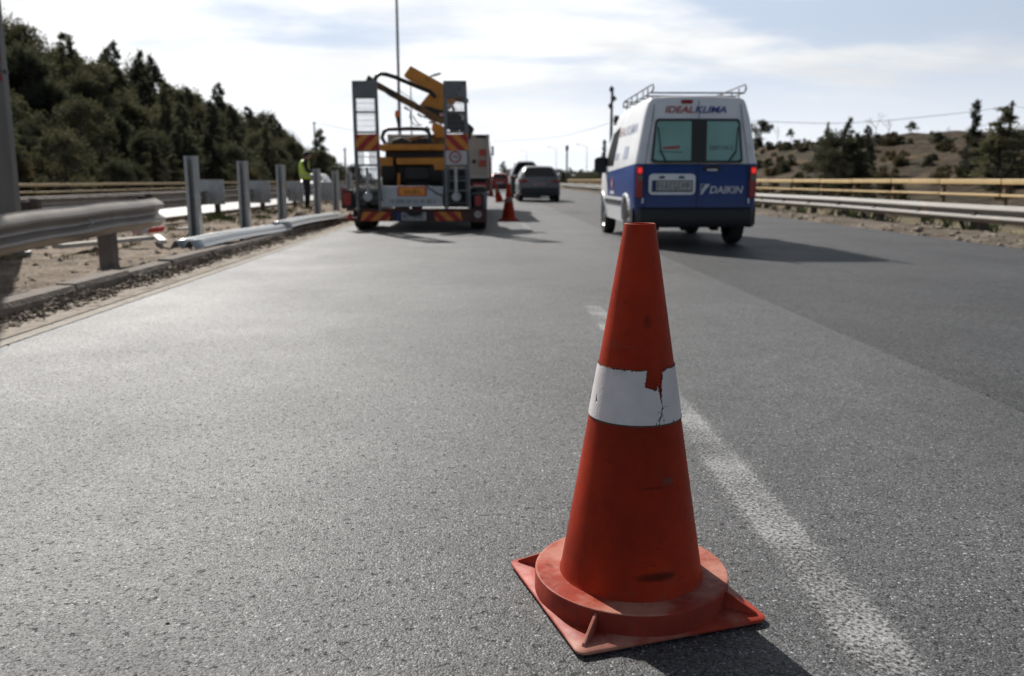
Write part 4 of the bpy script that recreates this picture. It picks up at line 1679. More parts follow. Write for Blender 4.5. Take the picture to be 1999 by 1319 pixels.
def make_trailer():
    root = empty('low_loader_trailer', (-1.22, YT, 0), 'low-loader trailer with two upright steel ramps and striped boards, parked along the kerb', 'trailer')
    T = lambda px, py, dy=0.0: at(px, py, YT + dy)

    def plate(mb, pxs, dy=0.0, t=0.03):
        mb.prism([T(a, b, dy) for a, b in pxs], (0, t, 0))

    def rect(mb, x0, y0, x1, y1, dy=0.0, t=0.03):
        plate(mb, [(x0, y1), (x1, y1), (x1, y0), (x0, y0)], dy, t)
    # chassis, deck and axles
    mb = MB()
    a, b = T(697, 392), T(930, 366)
    mb.box(((a.x + b.x) / 2, YT + 2.6, 0.62), (b.x - a.x - 0.3, 4.6, 0.22))
    mb.box(((a.x + b.x) / 2, YT + 2.6, 0.745), (b.x - a.x, 4.7, 0.03))
    for xx in (-0.5, 0.5):
        mb.box((-1.24 + xx, YT + 3.8, 0.5), (0.16, 6.4, 0.18))
    mb.build('deck', CHASSIS, root)
    for ya in (0.62, 1.55):
        for xx in (-2.32, -0.15):
            w = make_wheel(root, xx - root.location.x, ya, 0.40, 0.30, side=1 if xx > -1 else -1)
    # rear cross-member with lamps
    mb = MB()
    rect(mb, 676, 407, 950, 412, 0.02, 0.10)
    rect(mb, 697, 408, 930, 432, 0.06, 0.08)
    rect(mb, 667, 424, 700, 431, 0.03, 0.05)
    rect(mb, 922, 408, 950, 434, 0.04, 0.07)
    mb.build('rear_beam', MAROON, root, bevel=0.01)
    mb = MB()
    plate(mb, [(704, 431), (760, 431), (763, 413), (708, 413)], 0.035, 0.012)
    mb.build('hazard_board', HAZ_A, root)
    mb = MB()
    plate(mb, [(851, 431), (903, 431), (899, 413), (846, 413)], 0.035, 0.012)
    mb.build('hazard_board', HAZ_B, root)
    mb = MB()
    rect(mb, 768, 412, 838, 432, 0.04, 0.015)
    mb.build('plate_holder', BLACK_PLASTIC, root)
    mb = MB()
    rect(mb, 784, 414, 832, 430, 0.034, 0.004)
    mb.mi = 1
    rect(mb, 774, 414, 783, 430, 0.034, 0.004)
    pl = mb.build('number_plate', [PLATE_WHITE, PLATE_BLUE], root)
    mb = MB()
    p0 = T(787, 427, 0.031) - root.location
    scrawl(mb, p0, (1, 0, 0), (0, 0, 1), 0.40, 0.10, 7, 31)
    mb.build('plate_characters', INK, pl, shift=False)
    mb = MB()
    plate(mb, [(790, 414), (826, 414), (818, 420), (803, 421)], -0.02, 0.04)
    mb.build('coupling_guard', CHASSIS, root)
    # lamps
    for (x0, y0, x1, y1) in ((667, 372, 688, 404), (925, 379, 941, 404)):
        mb = MB()
        rect(mb, x0 - 1, y0 - 2, x1 + 1, y1 + 3, 0.04, 0.08)
        hb = mb.build('lamp_housing', BLACK_PLASTIC, root, bevel=0.02)
        mb = MB()
        c = T((x0 + x1) / 2, (y0 + y1) / 2, 0.035)
        wx = (T(x1, y0).x - T(x0, y0).x) / 2
        wz = (T(x0, y0).z - T(x0, y1).z) / 2
        pts = []
        for i in range(16):
            an = 2 * math.pi * i / 16
            pts.append((c.x + wx * 0.8 * math.copysign(abs(math.cos(an)) ** 0.6, math.cos(an)), c.y, c.z + wz * 0.85 * math.copysign(abs(math.sin(an)) ** 0.6, math.sin(an))))
        mb.prism(pts, (0, -0.03, 0))
        mb.build('lamp_lens', LAMP_RED, hb, bevel=0.008)
    mb = MB()
    plate(mb, [(676, 428), (690, 428), (683, 413)], 0.0, 0.02)
    mb.build('reflector', mat('reflector_red', (0.4, 0.015, 0.02), 0.3), root)
    mb = MB()
    rect(mb, 664, 366, 671, 372, 0.03, 0.03)
    mb.build('marker_lamp', mat('marker_red', (0.42, 0.03, 0.05), 0.3), root)
    mb = MB()
    mb.tube([T(671, 369, 0.05), T(678, 368, 0.06), T(682, 374, 0.08)], 0.014, 6)
    mb.build('lamp_stalk', BLACK_PLASTIC, root, smooth=True)
    # mudguard beside the right wheel
    mb = MB()
    rect(mb, 921, 376, 956, 381, 0.1, 1.2)
    rect(mb, 944, 381, 951, 406, 0.1, 0.03)
    mb.build('mudguard', GALV_DARK, root)

    def disc(parent, px, py, r, mts, txt, dy):
        c = T(px, py, dy)
        mb = MB()
        mb.lathe([(0, 0), (r, 0), (r, 0.008), (0, 0.008)], 28, (c.x, c.y, c.z), 'Y')
        ring = mb.build('speed_sticker', mts[0], parent)
        mb = MB()
        mb.lathe([(0, 0), (r * 0.70, 0), (r * 0.70, 0.004), (0, 0.004)], 28, (c.x, c.y - 0.005, c.z), 'Y')
        mb.build('sticker_face', mts[1], ring)
        lettering(txt, INK, ring, Vector((c.x - r * 0.42, c.y - 0.0075, c.z - r * 0.30)) - root.location, (1, 0, 0), (0, 0, 1), r * 0.84, r * 0.6, 0.02)
    # tailboard between the ramps, with its worn lettering
    mb = MB()
    plate(mb, [(747, 404), (864, 403), (866, 363), (744, 363)], 0.05, 0.05)
    tb = mb.build('tailboard', SILVER, root, bevel=0.008)
    mb = MB()
    scrawl(mb, T(760, 397, 0.046) - root.location, (1, 0, 0), (0, 0, 1), 0.88, 0.075, 14, 5)
    mb.build('tailboard_lettering', mat('grey_ink', (0.14, 0.14, 0.15), 0.6), tb, shift=False)
    mb = MB()
    rect(mb, 776, 363.5, 832.5, 382.5, 0.03, 0.016)
    fr = mb.build('board_frame', RED_RIM, tb)
    mb = MB()
    rect(mb, 779, 366, 829.5, 380.5, 0.024, 0.005)
    ob = mb.build('orange_board', ORANGE_SIGN, fr)
    mb = MB()
    scrawl(mb, T(790, 377, 0.021) - root.location, (1, 0, 0), (0, 0, 1), 0.135, 0.05, 4, 8)
    scrawl(mb, T(806.5, 377, 0.021) - root.location, (1, 0, 0), (0, 0, 1), 0.135, 0.05, 4, 9)
    mb.build('board_lettering', mat('black_ink', (0.02, 0.016, 0.014), 0.6), fr, shift=False)
    for (p, q) in (((742, 371), (700, 396)), ((833, 363), (872, 385))):
        mb = MB()
        mb.tube([T(p[0], p[1], 0.02), T((p[0] + q[0]) / 2, (p[1] + q[1]) / 2 + 3, 0.0), T(q[0], q[1], 0.02)], 0.012, 6)
        mb.build('chain', CHASSIS, root, smooth=True)

    # the two ramps
    def ramp(lx0, lx1, rx0, rx1, bot, haz, right):
        """rails run from (lx0, 158) to (lx1, bot) and (rx0, 158) to (rx1, bot)."""
        top = 158.0
        def ex(u, y):
            f = (y - top) / (bot - top)
            l, r = lx0 + (lx1 - lx0) * f, rx0 + (rx1 - rx0) * f
            return l + (r - l) * u
        mb = MB()
        for (u, w) in ((0, 0.055), (1, 0.055)):
            s = 2.6 if u == 0 else -2.6
            mb.bar(T(ex(u, top) + s, top, 0.0), T(ex(u, bot) + s, bot, 0.0), w, 0.09, (0, 1, 0))
        for yy in (190, 218.5, 258, 294, 322, 352, 372):
            mb.bar(T(ex(0.03, yy), yy, 0.0), T(ex(0.97, yy), yy, 0.0), 0.045, 0.035, (0, 0, 1))
        fr = mb.build('ramp', GALV_DARK, root, bevel=0.006)
        mb = MB()
        plate(mb, [(ex(0.02, 189), 189), (ex(0.98, 189), 189), (ex(0.98, top), top - 1), (ex(0.02, top), top - 1)], -0.06, 0.02)
        mb.build('ramp_lip', GALV_DARK, fr, bevel=0.005)
        mb = MB()
        n = 9
        for i in range(1, n):
            u = 0.06 + 0.88 * i / n
            mb.bar(T(ex(u, 190), 190, 0.03), T(ex(u, 257), 257, 0.03), 0.009, 0.009, (0, 1, 0))
        for k in range(1, 6):
            yy = 190 + 67 * k / 6
            mb.bar(T(ex(0.05, yy), yy, 0.035), T(ex(0.95, yy), yy, 0.035), 0.006, 0.006)
        mb.build('ramp_mesh', GALV_DARK, fr)
        mb = MB()
        plate(mb, [(ex(0.06, 293), 293), (ex(0.98, 292.5), 292.5), (ex(0.98, 261), 261), (ex(0.06, 261.5), 261.5)], -0.055, 0.012)
        mb.build('hazard_panel', haz, fr)
        # ladder section with the lifting ram
        mb = MB()
        us = (0.13, 0.2, 0.27, 0.34, 0.60, 0.67, 0.74, 0.81, 0.88) if not right else (0.16, 0.84)
        for u in us:
            mb.bar(T(ex(u, 296), 296, 0.03), T(ex(u, 400), 400, 0.03), 0.022 if right else 0.012, 0.03, (0, 1, 0))
        for yy in ((306, 330, 356, 386) if not right else (330, 345, 396)):
            mb.bar(T(ex(0.05, yy), yy, 0.03), T(ex(0.95, yy), yy, 0.03), 0.014, 0.014)
        mb.build('ramp_ladder', GALV_DARK, fr)
        u = 0.44 if right else 0.47
        mb = MB()
        c0, c1 = T(ex(u, 326), 326, -0.05), T(ex(u, 384), 384, -0.05)
        mb.tube([c0, c1], 0.032, 10)
        mb.lathe([(0, -0.05), (0.075, -0.05), (0.095, 0.0), (0.075, 0.05), (0, 0.05)], 14, (c1.x, c1.y, c1.z), 'Y')
        mb.build('lifting_ram', GALV, fr, smooth=True)
        return fr, ex
    ramp(687.5, 696.5, 735.5, 745.5, 412, HAZ_A, False)
    fr, ex = ramp(865.5, 869.5, 910.0, 919.5, 408, HAZ_B, True)
    mb = MB()
    plate(mb, [(870.5, 321), (912, 321), (911, 294), (870, 294)], -0.05, 0.01)
    sp = mb.build('sign_plate', SIGN_WHITE, root)
    disc(sp, 888.5, 306, 0.108, (mat('sticker_ring', (0.30, 0.06, 0.065), 0.5), SIGN_WHITE), '70', -0.058)
    disc(root, 933, 418, 0.085, (mat('sticker_grey_ring', (0.16, 0.06, 0.06), 0.5), SIGN_WHITE), '70', 0.02)
    mb = MB()
    plate(mb, [(866, 404), (918, 404), (917, 330), (867, 330)], 0.12, 0.02)
    mb.build('ramp_backing', CHASSIS, root)
    return root


trailer = make_trailer()

# ------------------------------------------------------------------ yellow guardrail-post driver on the trailer
YEL = mat('machine_orange', (0.52, 0.205, 0.018), 0.5, var=0.2, scale=5, col2=(0.16, 0.085, 0.03), c2amt=0.22, c2scale=3.5)
YEL_DIRTY = mat('greasy_mast_paint', (0.17, 0.085, 0.02), 0.6, var=0.4, scale=9, col2=(0.035, 0.028, 0.022), c2amt=0.45, c2scale=7)
MACH = mat('greasy_black', (0.016, 0.015, 0.014), 0.55, var=0.4, scale=8)
HOSE = mat('hydraulic_hose', (0.012, 0.012, 0.012), 0.45)
HOSE_W = mat('white_hose', (0.52, 0.47, 0.45), 0.5, var=0.2)


def make_driver():
    Y0 = 17.0
    root = empty('post_driver', (-1.4, Y0, 0.76), 'orange tracked post-driving machine with a slanted mast, standing on the low-loader trailer', 'post driver')
    P = lambda px, py, dy=0.0: at(px, py, Y0 + dy)

    def block(name, pxs, dy, t, m, bevel=0.015, parent=root):
        mb = MB()
        mb.prism([P(a, b, dy) for a, b in pxs], (0, t, 0))
        return mb.build(name, m, parent, bevel=bevel)

    def rc(x0, y0, x1, y1):
        return [(x0, y1), (x1, y1), (x1, y0), (x0, y0)]
    # tracks
    for xa, xb in ((744, 772), (836, 864)):
        a, b = P(xa, 360), P(xb, 360)
        rings = []
        for xx in (a.x, a.x + 0.02, b.x - 0.02, b.x):
            k = 0.9 if xx in (a.x, b.x) else 1.0
            rg = []
            for i in range(24):
                an = 2 * math.pi * i / 24
                yy = 1.25 + math.copysign(0.95, math.cos(an)) + 0.25 * k * math.cos(an)
                rg.append(Vector((xx, Y0 + yy, 1.04 + 0.25 * k * math.sin(an))))
            rings.append(rg)
        mb = MB()
        mb.rings(rings, cap0=True, cap1=True)
        mb.build('track', RUBBER, root, smooth=True)
    block('chassis', rc(768, 322, 840, 356), 0.3, 2.0, MACH)
    block('engine_bay', rc(752, 292, 866, 334), 0.32, 1.5, MACH)
    block('hood', rc(738, 281, 868, 293), 0.0, 1.7, YEL)
    block('counterweight', [(774, 321), (846, 321), (848, 332), (868, 332), (868, 307), (773, 308)], 0.05, 0.5, YEL)
    block('side_tank', rc(741, 306, 767, 346), 0.1, 0.7, YEL)
    block('support_leg', rc(775.5, 338, 781, 362), 0.0, 0.09, YEL, 0.006)
    block('cable_box', rc(790, 326, 838, 350), 0.12, 0.3, MACH)
    # operator's stand: roll bar, control block, beacon
    mb = MB()
    mb.tube([P(x, y, 0.35) for x, y in ((764, 284), (752, 280), (745.5, 268), (749.5, 257), (757, 252), (800, 251), (826, 251.5), (836, 256), (840, 267), (839, 284))], 0.040, 10)
    mb.build('roll_bar', HOSE, root, smooth=True)
    block('control_block', [(758, 283), (768, 272), (783, 268), (800, 275), (826, 268), (838, 270), (838, 283)], 0.5, 0.4, MACH)
    block('lever_panel', [(790, 271), (830, 262), (834, 264), (806, 276)], 0.45, 0.06, YEL_DIRTY, 0.004)
    mb = MB()
    mb.tube([P(778.5, 251, 0.35), P(777.5, 240, 0.35), P(776.3, 228, 0.35)], [0.018, 0.028, 0.04], 10)
    st = mb.build('beacon_stem', MACH, root, smooth=True)
    mb = MB()
    c = P(776, 228, 0.35)
    mb.lathe([(0.045, 0), (0.052, 0.03), (0.05, 0.09), (0.035, 0.125), (0, 0.13)], 14, c)
    mb.build('beacon_lens', mat('amber_lens', (0.70, 0.16, 0.03), 0.25), st, smooth=True)
    # slanted mast with its head, the ram box above and the knuckle
    block('mast', [(724, 151), (734, 157), (815, 202), (866, 231), (862, 243), (809, 213), (757, 185), (748, 178), (733, 171), (720, 163)], 0.55, 0.22, YEL_DIRTY)
    block('mast_head', [(718.5, 146), (729, 152.5), (724, 164), (713, 158)], 0.5, 0.32, MACH)
    block('mast_clamp', [(752, 170), (769, 178), (776, 190), (764, 186), (756, 182)], 0.50, 0.30, MACH, 0.006)
    block('ram_arm', [(787.5, 147), (801, 127.5), (862, 161.5), (886, 176), (888, 196), (872, 214), (862, 217), (819, 204), (840, 179)], 0.75, 0.42, YEL)
    block('knuckle', [(815, 205), (838, 208), (864, 216), (898, 224), (904, 250), (880, 257), (866, 240), (844, 234), (832, 229)], 0.62, 0.5, MACH)
    block('lower_arm', [(845, 236), (866, 246), (868, 268), (851, 268), (842, 252)], 0.60, 0.35, YEL)
    block('slew_post', [(842, 262), (866, 255), (872, 283), (846, 283)], 0.7, 0.4, YEL_DIRTY)
    block('hammer', [(903, 238), (914, 240), (925.5, 249.5), (922, 258), (917, 272), (909, 262), (898, 256)], 0.6, 0.4, MACH)
    block('hammer_bracket', [(868, 215), (906, 218), (908, 244), (870, 252)], 0.70, 0.25, mat('greasy_grey', (0.05, 0.048, 0.042), 0.6, var=0.4, scale=8), 0.01)
    block('mast_bolt', rc(909.5, 192, 914.5, 200), 0.7, 0.08, MACH, 0.01)
    mb = MB()
    mb.bar(P(874, 190, 0.9), P(911, 196, 0.9), 0.14, 0.10)
    mb.build('cross_link', YEL_DIRTY, root, bevel=0.01)
    # hoses
    for m, r, pts, dy in (
            (HOSE, 0.042, ((731, 160), (734, 150), (742, 143.5), (754, 145), (772, 150.5), (795, 160.5), (815, 169), (841, 179.5), (850, 190)), 0.55),
            (HOSE, 0.010, ((790, 211), (802, 217), (800, 226), (803, 238), (813, 245), (824, 243)), 0.5),
            (HOSE, 0.014, ((828, 250), (836, 262), (842, 274), (846, 283)), 0.4),
            (HOSE, 0.010, ((806, 226), (814, 239), (820, 244)), 0.5),
            (HOSE_W, 0.030, ((826, 252), (832, 248), (838, 252), (836, 258), (840, 262)), 0.42),
            (HOSE_W, 0.026, ((838, 240), (843, 237), (846, 241)), 0.42),
            (HOSE_W, 0.034, ((870, 208), (878, 205), (884, 209), (887, 216)), 0.58),
            (HOSE_W, 0.024, ((898, 222), (903, 226), (904, 234)), 0.58),
            (HOSE_W, 0.018, ((775, 173), (800, 190), (816, 204)), 0.5)):
        if pts[0] == (775, 173):
            r, m = 0.006, HOSE
        mb = MB()
        mb.tube([P(x, y, dy) for x, y in pts], r, 8)
        mb.build('hose', m, root, smooth=True)
    mb = MB()
    for (a, b) in (((789, 209), (798, 214)), ((815, 222), (824, 228)), ((826, 226), (831, 230))):
        mb.bar(P(a[0], a[1], 0.45), P(b[0], b[1], 0.45), 0.05, 0.035)
    mb.build('valve_bank', MACH, root, bevel=0.006)
    mb = MB()
    mb.box(P(862, 224, 0.5), (0.07, 0.1, 0.06))
    mb.build('pink_tag', mat('pink_tag', (0.55, 0.30, 0.32), 0.6), root)
    return root


driver = make_driver()


# ------------------------------------------------------------------ cream lorry that draws the trailer
def make_lorry():
    Y0 = 21.0
    root = empty('works_lorry', (-1.2, Y0, 0), 'cream box-bodied works lorry with a dark red cab in front of the trailer', 'lorry')
    CREAM = mat('cream_body', (0.42, 0.365, 0.30), 0.55, var=0.12, scale=3, col2=(0.25, 0.21, 0.165), c2amt=0.25, c2scale=2)
    P = lambda px, py, dy=0.0: at(px, py, Y0 + dy)
    l, r = P(757, 300).x, P(955.5, 300).x
    zt, zb = P(900, 262).z, P(900, 348).z
    mb = MB()
    mb.box(((l + r) / 2, Y0 + 2.2, (zt + zb) / 2), (r - l, 4.4, zt - zb))
    bd = mb.build('box_body', CREAM, root, bevel=0.02)
    mb = MB()
    mb.box((r - 0.035, Y0 - 0.015, (zt + zb) / 2 + 0.01), (0.055, 0.03, zt - zb - 0.02))
    mb.box((l + 0.035, Y0 - 0.015, (zt + zb) / 2 + 0.01), (0.055, 0.03, zt - zb - 0.02))
    mb.box(((l + r) / 2, Y0 - 0.012, zb + 0.03), (r - l - 0.15, 0.024, 0.05))
    mb.build('corner_post', mat('cream_trim', (0.50, 0.46, 0.41), 0.5, var=0.12), bd)
    mb = MB()
    mb.prism([P(x, y, -0.004) for x, y in ((929, 269), (949, 269), (949, 263.5), (929, 263.5))], (0, -0.02, 0))
    mb.build('vent', BLACK_PLASTIC, bd)
    for (y0, y1) in ((291, 304), (312, 325)):
        mb = MB()
        mb.prism([P(x, y, -0.004) for x, y in ((935.5, y1), (949, y1), (949, y0), (935.5, y0))], (0, -0.03, 0))
        mb.build('tail_lamp', mat('amber_red_lamp', (0.42, 0.045, 0.02), 0.3, var=0.3, scale=14, col2=(0.5, 0.16, 0.03), c2amt=0.3, c2scale=12), bd, bevel=0.01)
    mb = MB()
    c = P(925.5, 315)
    mb.lathe([(0, -0.03), (0.045, -0.03), (0.05, 0.0)], 14, (c.x, Y0 - 0.004, c.z), 'Y')
    mb.build('lock', BLACK_PLASTIC, bd)
    mb = MB()
    mb.box(((l + r) / 2, Y0 + 3.4, 0.70), (0.9, 6.6, 0.26))
    mb.box(((l + r) / 2, Y0 + 0.3, 0.80), (r - l - 0.2, 0.5, 0.2))
    mb.build('chassis', CHASSIS, root)
    mb = MB()
    mb.prism([P(x, y, -0.05) for x, y in ((923, 369), (950, 369), (950, 357), (923, 357))], (0, 0.06, 0))
    mb.prism([P(x, y, -0.05) for x, y in ((757, 369), (784, 369), (784, 357), (757, 357))], (0, 0.06, 0))
    mb.build('lamp_bar', RED_RIM, root)
    mb = MB()
    mb.prism([P(x, y, -0.1) for x, y in ((757, 379), (954, 379), (954, 373), (757, 373))], (0, 0.08, 0))
    mb.build('rear_bumper', GALV_DARK, root)
    for ya in (1.0, 5.6):
        for sx in (-1, 1):
            make_wheel(root, sx * 1.0 + ((l + r) / 2 - root.location.x), ya, 0.48, 0.32, side=sx)
    DR = mat('dark_red_cab', (0.16, 0.02, 0.025), 0.35, var=0.1, coat=0.4)
    cx = (l + r) / 2
    mb = MB()
    rings = []
    for yy, zr, wd in ((4.55, 2.05, 1.28), (4.65, 2.20, 1.31), (5.4, 2.25, 1.32), (6.3, 2.2, 1.31), (6.62, 1.55, 1.28), (6.75, 0.8, 1.22)):
        rings.append([Vector((cx + x * wd, Y0 + yy, z)) for x, z in ((-0.9, 0.55), (0.9, 0.55), (1, 0.65), (1, 1.45 if zr > 1.5 else zr - 0.1), (0.93, zr - 0.1), (0.85, zr), (-0.85, zr), (-0.93, zr - 0.1), (-1, 1.45 if zr > 1.5 else zr - 0.1), (-1, 0.65))])
    mb.rings(rings, cap0=True, cap1=True)
    cb = mb.build('cab', DR, root, bevel=0.02)
    for sx in (-1, 1):
        mb = MB()
        mb.prism([(cx + sx * 1.325, Y0 + 5.2, 1.5), (cx + sx * 1.325, Y0 + 6.3, 1.5), (cx + sx * 1.27, Y0 + 6.15, 2.05), (cx + sx * 1.27, Y0 + 5.2, 2.05)], (sx * 0.01, 0, 0))
        mb.build('side_window', DARK_GLASS, cb)
        mb = MB()
        mb.box((cx + sx * 1.36, Y0 + 6.2, 1.80), (0.06, 0.08, 0.30))
        mb.bar((cx + sx * 1.3, Y0 + 6.2, 1.90), (cx + sx * 1.35, Y0 + 6.2, 1.90), 0.03, 0.03)
        mb.build('wing_mirror', BLACK_PLASTIC, cb, bevel=0.015)
    mb = MB()
    mb.prism([(cx - 1.1, Y0 + 6.66, 1.45), (cx + 1.1, Y0 + 6.66, 1.45), (cx + 1.05, Y0 + 6.36, 2.10), (cx - 1.05, Y0 + 6.36, 2.10)], (0, 0.015, 0.01))
    mb.build('windscreen', DARK_GLASS, cb)
    return root


lorry = make_lorry()


# ------------------------------------------------------------------ guardrails
W_PROF = [(0.000, 0.000), (0.003, 0.010), (0.040, 0.036), (0.074, 0.060), (0.083, 0.075), (0.080, 0.092), (0.062, 0.106), (0.016, 0.137), (0.008, 0.155), (0.016, 0.173), (0.062, 0.204),
          (0.080, 0.218), (0.083, 0.235), (0.074, 0.250), (0.040, 0.276), (0.003, 0.300), (0.000, 0.310)]


def wbeam(mb, path, side, twist=None, hs=1.0):
    """W-section along path [(x, y, z of its foot)], ridges towards side*x."""
    rings = []
    for i, p in enumerate(path):
        tw = twist[i] if twist else 0.0
        ca, sa = math.cos(tw), math.sin(tw)
        rg = []
        for d, h in W_PROF:
            hh = h * hs - 0.155
            rg.append(Vector((p[0] + side * (d * ca - hh * sa), p[1], p[2] + 0.155 + hh * ca + d * sa)))
        rings.append(rg)
    mb.rings(rings, closed=False)


def solid(o, t=0.005):
    md = o.modifiers.new('thickness', 'SOLIDIFY')
    md.thickness = t
    md.offset = 0
    return o


def c_post(mb, x, y, z0, z1, w=0.15, d=0.10, t=0.012, tilt=0.0):
    """C-section post, its open side towards the camera's side of the road (-y)."""
    prof = [(-w / 2, -d / 2), (-w / 2 + 0.045, -d / 2), (-w / 2 + 0.045, -d / 2 + t), (-w / 2 + t, -d / 2 + t), (-w / 2 + t, d / 2 - t), (w / 2 - t, d / 2 - t), (w / 2 - t, -d / 2 + t), (w / 2 - 0.045, -d / 2 + t),
            (w / 2 - 0.045, -d / 2), (w / 2, -d / 2), (w / 2, d / 2), (-w / 2, d / 2)]
    mb.prism([(x + a, y + b, z0) for a, b in prof], (tilt, 0, z1 - z0))


# the old rail on the kerb, cut off short
root = empty('guardrail', (-3.75, 2.0, 0.08), 'weathered guardrail ending in a cut edge at the kerb, in front of the lamp post', 'guardrail')
mb = MB()
path, tw = [], []
for i in range(31):
    y = 1.5 + 8.15 * i / 30
    e = max(0.0, (i - 26) / 4)
    path.append((-3.70 + 0.03 * e * e, y, 0.29 + 0.115 * sm(3, 10, y) + 0.004 * math.sin(i * 1.3)))
    tw.append(0.05 * e)
wbeam(mb, path, 1, tw)
b = solid(mb.build('beam', RAIL_OLD, root, smooth=True, angle=28), 0.006)
mb = MB()
for (yy, zz) in ((7.95, 0.545), (7.93, 0.49), (7.99, 0.52), (8.02, 0.465)):
    mb.lathe([(0.0, 0.014), (0.014, 0.012), (0.017, 0.0)], 10, (-3.70 + 0.045, yy, zz), 'X')
mb.build('bolt', GALV, b)
for yy in (4.75, 8.72):
    mb = MB()
    mb.box((-3.84, yy, 0.26), (0.13, 0.16, 0.72))
    mb.build('post', mat('brown_old_post', (0.15, 0.12, 0.10), 0.75, var=0.3, scale=6), root)
    mb = MB()
    mb.box((-3.745, yy, 0.50), (0.06, 0.12, 0.22))
    mb.build('spacer', RAIL_OLD, root)

# the far median rail: dark from behind, new spacer plates on some posts
root = empty('guardrail', (-6.25, 8.0, 0.08), 'long guardrail seen from behind along the far side of the median, with grey spacer plates', 'guardrail')
mb = MB()
wbeam(mb, [(-6.42, 5 + 3.5 * i, 0.345 + 0.01 * math.sin(i * 1.7)) for i in range(26)], -1)
solid(mb.build('beam', RAIL_OLD, root, smooth=True, angle=60), 0.006)
n_plate = 0
for k in range(20):
    yy = 8.0 + 4.0 * k
    mb = MB()
    mb.box((-6.22, yy, 0.30), (0.11, 0.10, 0.72))
    mb.build('post', POST_DARK, root)
    if k < 3:
        mb = MB()
        mb.box((-6.34, yy, 0.52), (0.14, 0.10, 0.2))
        mb.build('spacer', POST_DARK, root)
for (px0, px1, yy, y0, y1) in ((393, 436, 20.0, 350, 399), (485, 526, 24.0, 352, 396), (562, 591, 28.0, 354, 393), (627, 649, 32.0, 355, 391), (652, 672, 36.0, 356, 389)):
    a, c = at(px0, y1, yy - 0.12), at(px1, y0, yy - 0.12)
    mb = MB()
    n = 5
    for i in range(n):
        xx0, xx1 = a.x + (c.x - a.x) * i / n, a.x + (c.x - a.x) * (i + 1) / n
        mb.prism([(xx0, yy - 0.12, a.z), (xx1 - 0.004, yy - 0.12 + 0.012 * (i % 2), a.z), (xx1 - 0.004, yy - 0.12 + 0.012 * (i % 2), c.z), (xx0, yy - 0.12, c.z)], (0, 0.05, 0))
    mb.build('spacer_plate', GALV, root)

# new posts driven into the median, no beam on them yet
NEW = 'bare galvanised posts standing in the median'
names = ['tallest-looking bare steel post, next to the cut end of the old guardrail', 'second bare steel post counted from the old guardrail',
         'third bare steel post counted from the old guardrail', 'fourth bare steel post, just beyond the worker in the vest',
         'fifth bare steel post, between the worker and the trailer', 'last bare steel post, tight beside the trailer ramp']
for (px, ytop, lab) in zip((380, 478.5, 551.5, 620.5, 657, 684), (304, 314, 321, 329, 333, 335), names):
    yy = -4.25 * FOC / (px - 950.0)
    p = at(px, 420, yy)
    zt = at(px, ytop, yy).z
    root = empty('guardrail_post', (p.x, yy, 0.05), lab, 'post', NEW)
    mb = MB()
    c_post(mb, p.x, yy, -0.1, zt, 0.165, 0.13, 0.014, rnd.uniform(-0.012, 0.012))
    po = mb.build('post_section', GALV, root)
    mb = MB()
    for zz in (0.12, 0.20, 0.36, 0.44):
        mb.lathe([(0, 0.003), (0.012, 0.003), (0.012, -0.003)], 8, (p.x, yy + 0.0505, zt - zz), 'Y')
    mb.build('bolt_hole', MACH, po)

# new beams laid on the kerb
for (nm, x0, y0, x1, y1, zz, lab) in (('guardrail_beam', -3.46, 9.75, -3.32, 14.05, 0.135, 'new steel guardrail beam lying on the kerb, its open end towards the camera'),
                                    ('guardrail_beam', -3.335, 13.75, -3.22, 18.4, 0.150, 'further steel guardrail beam lying on the kerb, overlapped at its near end by another')):
    mb = MB()
    rings = []
    for i in range(13):
        t = i / 12
        cx, cy = x0 + (x1 - x0) * t, y0 + (y1 - y0) * t
        rings.append([Vector((cx + (h - 0.155), cy, zz + d * 1.15 + 0.015 * math.sin(t * 5))) for d, h in W_PROF])
    mb.rings(rings, closed=False)
    o = solid(mb.build(nm, NEW_BEAM, None, smooth=True, angle=60), 0.006)
    tag(o, lab, 'guardrail beam', 'new beams laid on the kerb')

# pale guardrail and yellow railing on the right
root = empty('guardrail', (8.9, 12.0, 0.06), 'pale two-ridged guardrail along the verge beyond the van, below the yellow railing', 'guardrail')
mb = MB()
wbeam(mb, [(8.86 + 0.01 * math.sin(i * 0.9), 7 + 2.0 * i, 0.165 + 0.006 * math.sin(i * 1.1)) for i in range(56)], -1, hs=1.02)
solid(mb.build('beam', RAIL_PALE, root, smooth=True, angle=60), 0.006)
for k in range(46):
    mb = MB()
    mb.box((8.99, 9.2 + 2.0 * k, 0.12), (0.14, 0.12, 0.74))
    mb.box((8.86, 9.2 + 2.0 * k, 0.315), (0.12, 0.13, 0.05))
    mb.build('post', POST_DARK, root)
YRAIL = mat('yellow_rail_paint', (0.60, 0.42, 0.20), 0.55, var=0.16, scale=2, col2=(0.25, 0.16, 0.08), c2amt=0.2, c2scale=2.5)
BROWN = mat('brown_rail_post', (0.10, 0.062, 0.034), 0.7, var=0.3, scale=5)
root = empty('railing', (11.0, 12.0, 0.0), 'yellow two-bar railing behind the pale guardrail at the foot of the dry hill', 'railing')
for nm, z, h in (('top_bar', 0.872, 0.115), ('lower_bar', 0.585, 0.055)):
    mb = MB()
    for k in range(44):
        y0 = 8.0 + 2.5 * k
        mb.box((11.0 + rnd.uniform(-0.006, 0.006), y0 + 1.25, z + rnd.uniform(-0.006, 0.006)), (0.06, 2.46, h))
    mb.build(nm, YRAIL, root, bevel=0.015)
